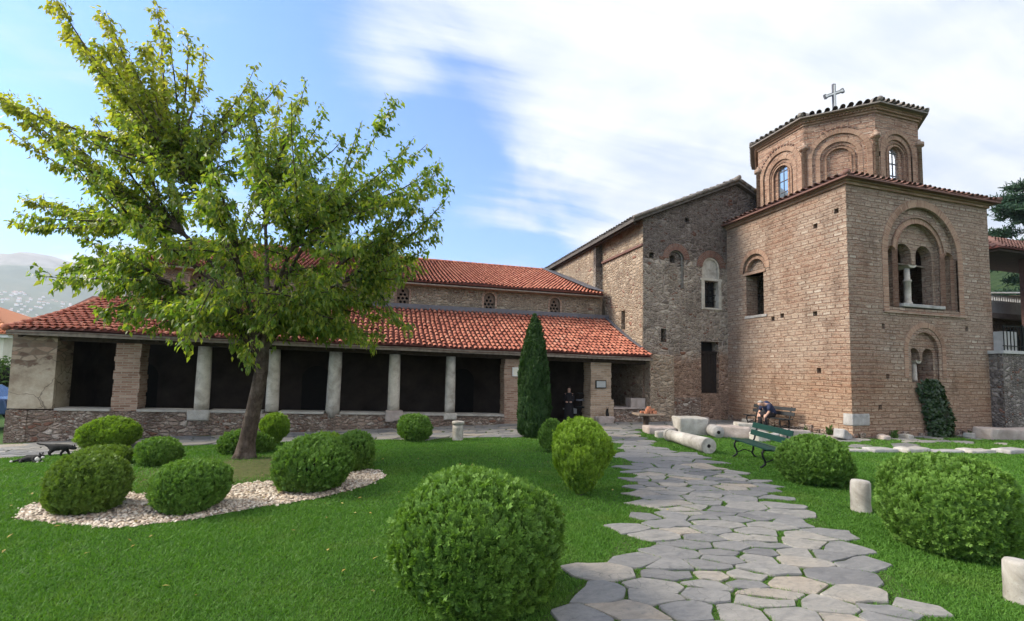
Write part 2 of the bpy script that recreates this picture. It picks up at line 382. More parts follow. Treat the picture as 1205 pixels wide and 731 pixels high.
M['dark_door'] = m_plain('dark_door_boards', (.020, .014, .011), .85, .4, 8.)
M['iron'] = m_plain('black_iron', (.012, .013, .014), .45, .3, 20., .3)
M['bench_green'] = m_plain('dark_green_paint', (.010, .045, .034), .42, .25, 14., 0, .4)
M['bench_dark'] = m_plain('dark_slats', (.018, .02, .022), .5, .3, 14.)
M['white'] = m_plain('white_paint', (.72, .71, .69), .6, .08, 5.)
M['cream'] = m_plain('cream_render', (.70, .66, .55), .85, .08, 2.)
M['grille'] = m_plain('transenna_stone', (.17, .12, .09), .9, .3, 9.)
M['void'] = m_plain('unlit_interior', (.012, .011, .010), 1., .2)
m = Mat('window_glass', .08, .8); m.col((.10, .14, .18)); m.b.inputs['Metallic'].default_value = .75; m.col((.42, .52, .62)); M['glass'] = m.m
m = Mat('pale_window_glass', .1, .8); m.b.inputs['Metallic'].default_value = .85; m.col((.85, .88, .92)); M['glass_pale'] = m.m
M['dark_glass'] = m_plain('dark_window_glass', (.015, .017, .02), .12, .2, 3., 0, .6, 0)
M['brown_wall'] = m_plain('brown_boards', (.10, .055, .045), .85, .3, 3.)
M['bark'] = None
m = Mat('bark', .92, .2)
v = m.mapping(m.ob, scale=(1, 1, .45))
f1 = m.noise(9., 7, .7, v); f2 = m.noise(2.2, 4, .6)
c = m.ramp(f1, [(.3, (.022, .015, .011)), (.5, (.075, .054, .040)), (.7, (.145, .112, .088))])
c = m.mix(m.rng(f2, .5, .7, 0, .45), c, (.22, .185, .155))
hz = m.noise(1., 3, .5, m.mapping(m.ob, scale=(2, 2, 16)))
c = m.mix(m.rng(hz, .58, .66, 0, .45), c, (.04, .03, .024))
m.col(c); m.bump(m.math('ADD', f1, hz), 1., .03); M['bark'] = m.m
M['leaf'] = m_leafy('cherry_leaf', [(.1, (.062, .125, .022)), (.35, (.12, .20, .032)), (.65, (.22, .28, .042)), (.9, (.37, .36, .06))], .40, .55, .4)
M['thuja'] = m_leafy('thuja_spray', [(.1, (.018, .050, .010)), (.5, (.042, .105, .018)), (.9, (.085, .17, .030))], .6, .22, .2, (.19, .33, .055))
M['thuja_gold'] = m_leafy('golden_thuja_spray', [(.1, (.030, .075, .010)), (.5, (.070, .145, .014)), (.9, (.12, .21, .020))], .6, .25, .2, (.31, .46, .045))
M['thuja_olive'] = m_leafy('olive_thuja_spray', [(.1, (.026, .060, .011)), (.5, (.058, .115, .019)), (.9, (.09, .155, .026))], .6, .22, .2, (.19, .28, .045))
M['cypress'] = m_leafy('cypress_spray', [(.1, (.012, .036, .012)), (.5, (.022, .055, .016)), (.9, (.034, .075, .02))], .6, .2, .2, (.045, .09, .022))
M['dryleaf'] = m_leafy('fallen_leaf', [(.1, (.16, .11, .03)), (.5, (.33, .25, .06)), (.9, (.42, .36, .14))], .7, .2, .2)
M['ivy'] = m_leafy('ivy_leaf', [(.1, (.012, .03, .010)), (.5, (.022, .05, .014)), (.9, (.04, .075, .02))], .4, .2, .4)
M['pine'] = m_leafy('pine_needles', [(.1, (.018, .045, .028)), (.5, (.03, .068, .04)), (.9, (.05, .09, .05))], .6, .15, .2)
M['bushleaf'] = m_leafy('hillside_leaf', [(.1, (.03, .066, .018)), (.5, (.05, .10, .024)), (.9, (.085, .14, .035))], .6, .25, .2)
M['core'] = m_plain('twig_and_shade', (.018, .022, .010), 1., .4, 6.)  # dark colour stands in for the shade inside the foliage
M['grass'] = m_leafy('grass_blade', [(.1, (.052, .128, .018)), (.5, (.080, .190, .026)), (.85, (.115, .24, .036)), (1, (.22, .29, .08))], .6, .3, .2)
m = Mat('soil_turf', .95, .1)
f1 = m.noise(7., 6, .65); f2 = m.noise(.45, 3)
c = m.ramp(f1, [(.3, (.030, .062, .014)), (.6, (.052, .105, .022)), (.8, (.085, .12, .035))])
m.col(c); m.bump(f1, .6, .03); M['ground'] = m.m
m = Mat('flagstone', .62, .35)
g = m.n('ShaderNodeNewGeometry')
f1 = m.noise(1.6, 6, .6); f2 = m.noise(17., 7, .7); f3 = m.noise(5., 6, .7, m.mapping(m.ob, scale=(1, 2.2, 1)), .8)
c = m.ramp(m.math('ADD', m.math('MULTIPLY', g.outputs['Random Per Island'], .72), m.math('MULTIPLY', f1, .28)),
           [(0, (.135, .133, .134)), (.3, (.182, .178, .172)), (.5, (.215, .21, .20)), (.74, (.28, .262, .23)), (.9, (.35, .29, .22)), (1, (.24, .232, .218))])
c = m.mix(.75, c, m.ramp(f3, [(.28, (.55, .56, .59)), (.7, (1.22, 1.2, 1.17))]), 'MULTIPLY')
crk = m.n('ShaderNodeTexVoronoi', {'Vector': m.jig(m.ob, .5, 3.), 'Scale': 2.3}, feature='DISTANCE_TO_EDGE').outputs[0]
c = m.mix(m.math('MULTIPLY', m.rng(crk, .012, .0), m.rng(m.noise(1.1), .5, .6, 0, .7)), c, (.09, .09, .085))
c = m.mix(m.rng(f2, .52, .72, 0, .6), c, (.13, .13, .12))
c = m.mix(m.rng(m.noise(3.1, 7, .75), .62, .72, 0, .4), c, (.12, .14, .09))
m.col(c); m.bump(m.math('ADD', f3, m.math('MULTIPLY', f2, .6)), .55, .02); M['flag'] = m.m
m = Mat('joint_soil', .95, .1); f1 = m.noise(12., 6, .7)
m.col(m.ramp(f1, [(.3, (.035, .065, .014)), (.55, (.065, .095, .030)), (.75, (.14, .13, .075))])); m.bump(f1, .8, .02); M['joint'] = m.m
m = Mat('white_pebble', .7, .3); g = m.n('ShaderNodeNewGeometry')
m.col(m.ramp(g.outputs['Random Per Island'], [(0, (.24, .17, .12)), (.3, (.44, .345, .25)), (.7, (.58, .485, .375)), (1, (.68, .61, .51))])); M['pebble'] = m.m
m = Mat('gravel_bed', .95, .1); f1 = m.noise(40., 4, .7)
m.col(m.ramp(f1, [(.3, (.20, .155, .12)), (.6, (.48, .41, .34)), (.8, (.62, .56, .48))])); m.bump(f1, 1., .03); M['gravel'] = m.m
m = Mat('bed_turf', .95, .1); f1 = m.noise(9., 6, .7)
m.col(m.ramp(f1, [(.3, (.05, .062, .018)), (.55, (.10, .105, .038)), (.8, (.16, .125, .075))])); m.bump(f1, .8, .03); M['bedsoil'] = m.m
M['skin'] = m_plain('skin', (.50, .30, .22), .6, .08, 9.)
M['black_cloth'] = m_plain('black_cloth', (.018, .016, .018), .9, .3, 9.)
M['navy_cloth'] = m_plain('navy_cloth', (.028, .036, .075), .9, .3, 9.)
M['dark_trousers'] = m_plain('dark_trousers', (.02, .018, .02), .9, .3, 9.)
M['grey_hair'] = m_plain('grey_hair', (.30, .28, .26), .8, .3, 40.)
M['dark_hair'] = m_plain('dark_hair', (.02, .014, .010), .6, .3, 40.)
M['fur'] = m_plain('black_fur', (.012, .011, .010), .85, .4, 30.)
m = Mat('black_white_fur', .85, .2)
f1 = m.noise(5.5, 2, .5)
m.col(m.ramp(m.noise(5.5, 2, .5), [(.60, (.014, .012, .011)), (.64, (.62, .58, .52))], 'LINEAR')); M['fur_bw'] = m.m
M['white_fur'] = m_plain('white_fur', (.64, .60, .54), .9, .1, 30.)
M['rust_brick'] = m_plain('broken_brick', (.38, .16, .09), .95, .45, 9.)
M['mud_wood'] = m_plain('table_board', (.20, .15, .11), .9, .3, 7.)
M['car_blue'] = m_plain('blue_car_paint', (.03, .06, .14), .25, .1, 3., .2, .5, 0)
M['rubber'] = m_plain('tyre_rubber', (.015, .015, .015), .85, .2)
M['sign'] = m_plain('plaque_face', (.34, .35, .34), .4, .12, 14.)
M['far_wall'] = m_plain('far_house_wall', (.78, .76, .72), .9, .05, .05)
M['far_roof'] = m_plain('far_house_roof', (.42, .20, .13), .9, .1, .05)
M['concrete'] = m_plain('concrete', (.42, .41, .39), .9, .15, 5.)
m = Mat('mountain_ground', .95, .1); f1 = m.noise(.006, 7, .65); f2 = m.noise(.0016, 4, .6)
c = m.ramp(f1, [(.3, (.055, .085, .04)), (.55, (.11, .13, .065)), (.75, (.20, .18, .12))])
sp = m.n('ShaderNodeSeparateXYZ', {0: m.ob})
c = m.mix(m.rng(m.math('ADD', sp.outputs[2], m.math('MULTIPLY', m.math('SUBTRACT', f1, .5), 260.)), 430., 540.), c, m.ramp(f1, [(.35, (.22, .19, .14)), (.65, (.36, .33, .28))]))
m.col(c); M['mountain'] = m.m
m = Mat('hillside_ground', .95, .1); f1 = m.noise(.5, 6, .65)
m.col(m.ramp(f1, [(.3, (.014, .028, .010)), (.6, (.032, .055, .018)), (.8, (.08, .09, .04))])); m.bump(f1, .7, .3); M['hillside'] = m.m

# ------------------------------------------------------------------ object toolkit
def tag(o, label=None, cat=None, group=None, kind=None):
    if label: o['label'] = label
    if cat: o['category'] = cat
    if group: o['group'] = group
    if kind: o['kind'] = kind
    return o
def thing(name, loc, label, cat, group=None, rz=0.):
    o = bpy.data.objects.new(name, None); o.empty_display_size = .2
    C.objects.link(o); o.location = loc; o.rotation_euler = (0, 0, rz)
    tag(o, label, cat, group)
    return o
def wloc(o):
    v = Vector(o.location)
    p = o.parent
    while p: v += Vector(p.location); p = p.parent
    return v
def auto_uv(me):
    if not me.polygons: return
    uvl = me.uv_layers.get('UVMap') or me.uv_layers.new(name='UVMap')
    nl = len(me.loops)
    co = np.empty(len(me.vertices)*3, 'f'); me.vertices.foreach_get('co', co); co = co.reshape(-1, 3)
    li = np.empty(nl, 'i'); me.loops.foreach_get('vertex_index', li)
    pn = np.empty(len(me.polygons)*3, 'f'); me.polygons.foreach_get('normal', pn); pn = pn.reshape(-1, 3)
    lt = np.empty(len(me.polygons), 'i'); me.polygons.foreach_get('loop_total', lt)
    nn = np.repeat(pn, lt, axis=0); p = co[li]
    hl = np.sqrt(nn[:, 0]**2+nn[:, 1]**2)+1e-9
    tx, ty = -nn[:, 1]/hl, nn[:, 0]/hl
    flat = np.abs(nn[:, 2]) > .8
    u = np.where(flat, p[:, 0], p[:, 0]*tx+p[:, 1]*ty + .37*nn[:, 0])
    v = np.where(flat, p[:, 1], p[:, 2])
    uv = np.stack([u, v], 1).astype('f').ravel()
    uvl.data.foreach_set('uv', uv)
class MB:
    """collects vertices and faces in world space; build() makes ONE mesh object"""
    def __init__(s): s.v = []; s.f = []; s.uv = {}
    def add(s, vs, fs):
        k = len(s.v); s.v += [tuple(x) for x in vs]; s.f += [tuple(i+k for i in f) for f in fs]; return k
    def box(s, x0, x1, y0, y1, z0, z1):
        s.add([(x0,y0,z0),(x1,y0,z0),(x1,y1,z0),(x0,y1,z0),(x0,y0,z1),(x1,y0,z1),(x1,y1,z1),(x0,y1,z1)],
              [(3,2,1,0),(4,5,6,7),(0,1,5,4),(1,2,6,5),(2,3,7,6),(3,0,4,7)]); return s
    def obox(s, c, ax, ay, az, hx, hy, hz):
        c = Vector(c); ax, ay, az = Vector(ax)*hx, Vector(ay)*hy, Vector(az)*hz
        vs = [c+ax*a+ay*b+az*d for d in (-1,1) for (a,b) in ((-1,-1),(1,-1),(1,1),(-1,1))]
        s.add(vs, [(3,2,1,0),(4,5,6,7),(0,1,5,4),(1,2,6,5),(2,3,7,6),(3,0,4,7)]); return s
    def prism(s, poly, off):
        """poly: 3-D points of one planar outline; off: extrusion vector"""
        n = len(poly); off = Vector(off); a = [Vector(p) for p in poly]; b = [p+off for p in a]
        nrm = sum(((a[i]-a[0]).cross(a[i+1]-a[0]) for i in range(1, n-1)), Vector((0,0,0)))
        fl = nrm.dot(off) > 0
        fs = [tuple(range(n)), tuple(range(2*n-1, n-1, -1))] + [(i, i+n, (i+1)%n+n, (i+1)%n) for i in range(n)]
        if fl: fs = [tuple(reversed(f)) for f in fs]
        s.add(a+b, fs); return s
    def tube(s, pts, rads, seg=8, cap=True, wob=0.):
        pts = [Vector(p) for p in pts]; n = len(pts); vs = []; fs = []
        ref = Vector((0,0,1)) if abs((pts[-1]-pts[0]).normalized().z) < .9 else Vector((1,0,0))
        for i, p in enumerate(pts):
            t = (pts[min(i+1,n-1)]-pts[max(i-1,0)]).normalized()
            a = t.cross(ref).normalized(); b = t.cross(a)
            for k in range(seg):
                r = rads[i]*(1+wob*(random.random()-.5)); q = 2*pi*k/seg
                vs.append(p+a*r*cos(q)+b*r*sin(q))
        for i in range(n-1):
            for k in range(seg):
                k2 = (k+1)%seg
                fs.append((i*seg+k, i*seg+k2, (i+1)*seg+k2, (i+1)*seg+k))
        if cap: fs += [tuple(range(seg-1,-1,-1)), tuple((n-1)*seg+k for k in range(seg))]
        s.add(vs, fs); return s
    def lathe(s, c, prof, seg=20, wob=0.):
        return s.tube([(c[0], c[1], c[2]+z) for z, r in prof], [r for z, r in prof], seg, True, wob)
    def build(s, name, mat, parent=None, smooth_=False, kind=None, flip_fix=True, bevel=0.):
        me = bpy.data.meshes.new(name)
        o = wloc(parent) if parent else Vector((0,0,0))
        me.from_pydata([(x-o.x, y-o.y, z-o.z) for x, y, z in s.v], [], s.f)
        me.validate()
        if flip_fix:
            bm = bmesh.new(); bm.from_mesh(me); bmesh.ops.recalc_face_normals(bm, faces=bm.faces)
            if bevel: bmesh.ops.bevel(bm, geom=[e for e in bm.edges if e.is_manifold and e.calc_face_angle(0) > .5], offset=bevel, segments=2, affect='EDGES', profile=.6)
            bm.to_mesh(me); bm.free()
        me.update(); auto_uv(me)
        if mat: me.materials.append(mat)
        ob = bpy.data.objects.new(name, me); C.objects.link(ob)
        if parent: ob.parent = parent
        if smooth_: me.polygons.foreach_set('use_smooth', [True]*len(me.polygons))
        if kind: ob['kind'] = kind
        return ob
def cut(ob, cutters):
    """carve the closed bodies in cutters (one MB each) out of ob"""
    tmp = []
    for mb in cutters:
        c = mb.build('cutter', None, ob.parent)
        tmp.append(c)
        md = ob.modifiers.new('cut', 'BOOLEAN'); md.operation = 'DIFFERENCE'; md.solver = 'EXACT'; md.object = c
    dg = bpy.context.evaluated_depsgraph_get(); dg.update()
    me = bpy.data.meshes.new_from_object(ob.evaluated_get(dg), depsgraph=dg)
    ob.modifiers.clear(); old = ob.data; ob.data = me
    if not me.materials and old.materials: me.materials.append(old.materials[0])
    for c in tmp:
        cm_ = c.data; bpy.data.objects.remove(c); bpy.data.meshes.remove(cm_)
    auto_uv(me)
    return ob
def fast_mesh(name, V, F, mat, parent=None, attr=None, smooth_=False):
    """V (n,3) world space, F (m,k) equal-sized faces"""
    me = bpy.data.meshes.new(name)
    if parent:
        o = wloc(parent); V = V-np.array([o.x, o.y, o.z])
    n, mfa, k = len(V), len(F), F.shape[1]
    me.vertices.add(n); me.vertices.foreach_set('co', V.astype('f').ravel())
    me.loops.add(mfa*k); me.loops.foreach_set('vertex_index', F.astype('i').ravel())
    me.polygons.add(mfa); me.polygons.foreach_set('loop_start', np.arange(0, mfa*k, k, dtype='i'))
    me.update(calc_edges=True)
    if attr is not None:
        a = me.attributes.new('along', 'FLOAT', 'POINT'); a.data.foreach_set('value', attr.astype('f'))
    if smooth_: me.polygons.foreach_set('use_smooth', np.ones(mfa, bool))
    me.materials.append(mat)
    ob = bpy.data.objects.new(name, me); C.objects.link(ob)
    if parent: ob.parent = parent
    return ob
def scatter(tv, tf, P, X, Y, Z, S):
    """copies of a template (verts tv, faces tf) at P with axes X,Y,Z and scale S"""
    n, k = len(P), len(tv)
    V = P[:, None, :] + S[:, None, None]*(tv[None, :, 0, None]*X[:, None, :] + tv[None, :, 1, None]*Y[:, None, :] + tv[None, :, 2, None]*Z[:, None, :])
    F = tf[None] + (np.arange(n)*k)[:, None, None]
    return V.reshape(-1, 3), F.reshape(-1, tf.shape[1])
def unit(a): return a/(np.linalg.norm(a, axis=1, keepdims=True)+1e-9)
def arch_poly(a0, a1, z0, zs, seg=14, rise=None):
    """outline in (a,z): jambs a0..a1 from z0, springing at zs, half-round head"""
    r = (a1-a0)/2; rz = rise or r; c = (a0+a1)/2
    return [(a0, z0), (a1, z0)] + [(c+r*cos(t), zs+rz*sin(t)) for t in np.linspace(0, pi, seg)]
def on_y(poly, y): return [(a, y, z) for a, z in poly]
def on_x(poly, x): return [(x, a, z) for a, z in poly]
def arch_ring(frame, a0, a1, zs, w_, z0, proud, depth, mat, name, parent, seg=26):
    """brick archivolt round an opening a0..a1; frame maps (a, z, outward) to a point; bricks run radially"""
    r0 = (a1-a0)/2; r1 = r0+w_; c = (a0+a1)/2
    path = []
    if z0 is not None and z0 < zs: path += [((c+r0, z0), (c+r1, z0))]
    path += [((c+r0*cos(t), zs+r0*sin(t)), (c+r1*cos(t), zs+r1*sin(t))) for t in np.linspace(0, pi, seg)]
    if z0 is not None and z0 < zs: path += [((c-r0, z0), (c-r1, z0))]
    vs, fs, uvs = [], [], []
    o = wloc(parent)
    for p, q in path:
        for (a, z), h in ((p, proud), (q, proud), (p, -depth), (q, -depth)):
            vs.append(Vector(frame(a, z, h))-o)
    n = len(path); L_ = 0.; arc = [0.]
    for i in range(1, n):
        L_ += (Vector((*path[i][1], 0))-Vector((*path[i-1][1], 0))).length; arc.append(L_)
    fuv = []
    for i in range(n-1):
        a, b = 4*i, 4*(i+1)
        fs += [(a, a+1, b+1, b), (a+1, a+3, b+3, b+1), (a, b, b+2, a+2)]
        fuv += [[(0, arc[i]), (w_, arc[i]), (w_, arc[i+1]), (0, arc[i+1])], [(0, arc[i]), (.1, arc[i]), (.1, arc[i+1]), (0, arc[i+1])],
                [(0, arc[i]), (0, arc[i+1]), (.1, arc[i+1]), (.1, arc[i])]]
    e = 4*(n-1)
    fs += [(0, 2, 3, 1), (e, e+1, e+3, e+2)]; fuv += [[(0, 0)]*4]*2
    me = bpy.data.meshes.new(name); me.from_pydata([tuple(v) for v in vs], [], fs); me.update()
    uvl = me.uv_layers.new(name='UVMap'); k = 0
    for f in fuv:
        for q in f: uvl.data[k].uv = q; k += 1
    me.materials.append(mat)
    ob = bpy.data.objects.new(name, me); C.objects.link(ob); ob.parent = parent
    return ob
def tiles(S, nu, nv, name, mat, parent, inside=None, h=.07, jit=.012, over=1.25, wid=.62):
    """barrel tiles laid on the surface S(u,v) (u along the eave, v up the slope, both 0..1)"""
    Vs, Fs = [], []; SEG = 6; k = 0
    for i in range(nv):
        for j in range(nu):
            uc, vc = (j+.5)/nu, (i+.5)/nv
            if inside and not inside(uc, vc): continue
            v0, v1 = i/nv, min(1., (i+over)/nv)
            ring = []
            dj = random.uniform(-1, 1)*jit; dz = random.uniform(-.5, 1)*jit
            for vv, ww, lift in ((v0, wid*.98, .050), (v1, wid*.80, -.012)):
                p = Vector(S(uc, vv)); pu = (Vector(S(uc+.25/nu, vv))-Vector(S(uc-.25/nu, vv)))*2   # one tile width
                pv = Vector(S(uc, min(1, vv+.01)))-Vector(S(uc, max(0, vv-.01)))
                nrm = pu.cross(pv).normalized(); e = pu.normalized(); hw = pu.length*ww*.5*1.12
                for s_ in range(SEG):
                    t = pi*s_/(SEG-1)
                    ring.append(p + e*(hw*cos(t)+dj) + nrm*(h*sin(t)+lift+dz))
            Vs += ring
            for s_ in range(SEG-1): Fs.append((k+s_, k+s_+1, k+SEG+s_+1, k+SEG+s_))
            k += 2*SEG
    V = np.array([tuple(v) for v in Vs]); F = np.array(Fs)
    return fast_mesh(name, V, F, mat, parent, smooth_=True)
def rough_block(name, c, size, rz, mat, parent=None, amp=.04, seed=0, tilt=(0, 0), bev=.05, cuts=3):
    """a worn stone block standing on c"""
    bm = bmesh.new()
    bmesh.ops.create_cube(bm, size=1)
    bmesh.ops.scale(bm, vec=size, verts=bm.verts)
    bmesh.ops.bevel(bm, geom=list(bm.edges), offset=min(bev, min(size)*.3), segments=2, affect='EDGES', profile=.6)
    bmesh.ops.subdivide_edges(bm, edges=[e for e in bm.edges if e.calc_length() > min(size)*.3], cuts=cuts, use_grid_fill=True)
    for v in bm.verts:
        q = v.co*3.2+Vector((seed*7.1, seed*3.3, 0))
        v.co += Vector((mnoise.noise(q), mnoise.noise(q+Vector((9, 0, 0))), mnoise.noise(q+Vector((0, 9, 0)))))*amp
    me = bpy.data.meshes.new(name); bm.to_mesh(me); bm.free(); auto_uv(me)
    me.materials.append(mat)
    me.polygons.foreach_set('use_smooth', [True]*len(me.polygons))
    o = bpy.data.objects.new(name, me); C.objects.link(o)
    o.location = (c[0], c[1], c[2]+size[2]/2); o.rotation_euler = (tilt[0], tilt[1], rz)
    if parent: o.parent = parent; o.location = Vector(o.location)-wloc(parent)
    return o
def skin_body(name, pts, edges, rads, mat, parent, sub=2):
    """one continuous body grown over a skeleton (points in world space)"""
    o = wloc(parent) if parent else Vector((0,0,0))
    me = bpy.data.meshes.new(name)
    me.from_pydata([tuple(Vector(p)-o) for p in pts], edges, [])
    ob = bpy.data.objects.new(name, me); C.objects.link(ob)
    ob.modifiers.new('skin', 'SKIN')
    if not me.skin_vertices: me.skin_vertices.new()
    for i, r in enumerate(rads):
        d = me.skin_vertices[0].data[i]; d.radius = (r, r) if not isinstance(r, tuple) else r; d.use_root = (i == 0)
    sb = ob.modifiers.new('sub', 'SUBSURF'); sb.levels = sub; sb.render_levels = sub
    dg = bpy.context.evaluated_depsgraph_get(); dg.update()
    m2 = bpy.data.meshes.new_from_object(ob.evaluated_get(dg), depsgraph=dg)
    ob.modifiers.clear(); ob.data = m2
    m2.materials.clear(); m2.materials.append(mat)
    m2.polygons.foreach_set('use_smooth', [True]*len(m2.polygons))
    if parent: ob.parent = parent
    return ob
def ball(name, c, r, mat, parent, seg=2, sq=(1, 1, 1), cutz=None):
    bm = bmesh.new(); bmesh.ops.create_icosphere(bm, subdivisions=seg, radius=r)
    o = wloc(parent) if parent else Vector((0,0,0))
    for v in bm.verts: v.co = Vector((v.co.x*sq[0], v.co.y*sq[1], v.co.z*sq[2]))
    if cutz is not None:
        bmesh.ops.delete(bm, geom=[v for v in bm.verts if v.co.z < cutz], context='VERTS')
    for v in bm.verts: v.co += Vector(c)-o
    me = bpy.data.meshes.new(name); bm.to_mesh(me); bm.free(); me.materials.append(mat)
    me.polygons.foreach_set('use_smooth', [True]*len(me.polygons))
    ob = bpy.data.objects.new(name, me); C.objects.link(ob)
    if parent: ob.parent = parent
    return ob
def pip(px, py, poly):
    """points in polygon (arrays)"""
    poly = np.asarray(poly); inside = np.zeros(len(px), bool); j = len(poly)-1
    for i in range(len(poly)):
        xi, yi = poly[i]; xj, yj = poly[j]
        c = ((yi > py) != (yj > py)) & (px < (xj-xi)*(py-yi)/(yj-yi+1e-12)+xi)
        inside ^= c; j = i
    return inside

# ================================================================== ground, paths, lawn
def gz(x, y):
    x = np.asarray(x, float); y = np.asarray(y, float)
    s = np.clip((5.5-x)/15.8, 0, 1.1)
    return -.35*s*smooth(8, 16.5, y) - .28*smooth(17.25, 17.7, y)*(1-smooth(10.9, 11.2, x))
xs = np.concatenate([[-7000,-3000,-1200,-500,-200,-100,-60,-40,-28,-20], np.arange(-16, 26, .5), [28,32,40,55,80,130,250,600,1500,3000,7000]])
ys = np.concatenate([[-7000,-2000,-500,-150,-50,-20,-8], np.arange(-4, 24, .5), [25,28,32,40,55,80,130,250,600,1500,3000,7000]])
XX, YY = np.meshgrid(xs, ys); ZZ = gz(XX, YY)
nx, ny = len(xs), len(ys)
idx = np.arange(nx*ny).reshape(ny, nx)
F = np.stack([idx[:-1,:-1], idx[:-1,1:], idx[1:,1:], idx[1:,:-1]], -1).reshape(-1, 4)
V = np.stack([XX, YY, ZZ], -1).reshape(-1, 3)
go = fast_mesh('ground', V, F, M['ground'], smooth_=True); auto_uv(go.data); go['kind'] = 'structure'

PATH = [(.7,2.4),(1.2,3.6),(1.85,4.15),(2.72,4.93),(3.55,5.98),(4.3,7.2),(4.95,8.41),(6.0,10.6),(6.8,12.5),(7.2,13.6),(7.1,14.6),
        (9.2,15.2),(8.75,14.2),(8.12,12.3),(7.95,11.2),(8.0,10.0),(7.6,7.9),(6.6,5.71),(5.75,4.5),(5.2,3.5),(4.6,2.4)]
STRIP = [(-13,13.6),(-8.45,13.95),(-5.79,14.9),(-2.65,15.1),(-.25,14.7),(2.,14.2),(4.4,14.06),(7.2,14.1),(9.2,15.0),(11,15.3),(13.6,15.2),(14.1,13),(13.9,11.2),(12.3,10.3),(12.4,9.85),
         (14.98,9.15),(16.9,8.4),(23,7.4),(23,11.8),(15.55,11.8),(15.55,17.5),(11.2,17.5),(11.2,17.24),(-13,17.24)]
BED = [(-4.75,8.4),(-4.5,7.75),(-3.98,7.5),(-3.15,7.1),(-2.37,7.2),(-1.64,7.6),(-.75,8.0),(-.1,8.6),(.25,9.3),(.1,9.9),(-.3,10.3),(-1.2,11.6),(-2.4,12.7),(-3.6,12.9),(-5.0,12.0),(-5.6,10.8),(-5.3,9.3)]
GRAVEL = [(-4.75,8.4),(-4.5,7.75),(-3.98,7.5),(-3.15,7.1),(-2.37,7.2),(-1.64,7.6),(-.75,8.0),(-.1,8.6),(.25,9.3),(.1,9.9),(-.3,10.1),(-.75,9.6),(-1.3,9.2),(-1.9,9.25),(-2.7,8.9),(-3.2,8.6),(-3.9,9.0),(-4.4,9.1)]
def bed_rise(x, y): return .06*math.exp(-(((x+2.6)/1.5)**2+((y-10.8)/1.2)**2))
def sheet(name, poly, mat, lift, kind='structure', rise=None, step=.35):
    """a thin sheet over the terrain: strips across y, clipped to the outline"""
    P = list(poly); ys_ = [q[1] for q in P]; y0, y1 = min(ys_), max(ys_); n_ = max(2, int((y1-y0)/step))
    xs_ = [q[0] for q in P]; x0, x1 = min(xs_), max(xs_); m_ = max(2, int((x1-x0)/1.0))
    bm = bmesh.new()
    f = bm.faces.new([bm.verts.new((x, y, 0)) for x, y in P])
    f.normal_update()
    if f.normal.z < 0: f.normal_flip()
    for i in range(1, n_):
        bmesh.ops.bisect_plane(bm, geom=bm.verts[:]+bm.edges[:]+bm.faces[:], plane_co=(0, y0+(y1-y0)*i/n_+.0013, 0), plane_no=(0, 1, 0))
    for i in range(1, m_):
        bmesh.ops.bisect_plane(bm, geom=bm.verts[:]+bm.edges[:]+bm.faces[:], plane_co=(x0+(x1-x0)*i/m_+.0017, 0, 0), plane_no=(1, 0, 0))
    for v in bm.verts:
        v.co.z = gzf(v.co.x, v.co.y)+lift+(rise(v.co.x, v.co.y) if rise else 0)
    bmesh.ops.triangulate(bm, faces=[f_ for f_ in bm.faces if len(f_.verts) > 4])
    me = bpy.data.meshes.new(name); bm.to_mesh(me); bm.free()
    me.update(); auto_uv(me); me.materials.append(mat)
    o = bpy.data.objects.new(name, me); C.objects.link(o); o['kind'] = kind
    return o
def gzf(x, y): return float(gz(x, y))
sheet('path_bed', PATH, M['joint'], .005)
sheet('pavement_bed', STRIP, M['joint'], .004)
sheet('bed_soil', BED, M['bedsoil'], .008, rise=bed_rise)
sheet('gravel_base', GRAVEL, M['gravel'], .014, rise=bed_rise)

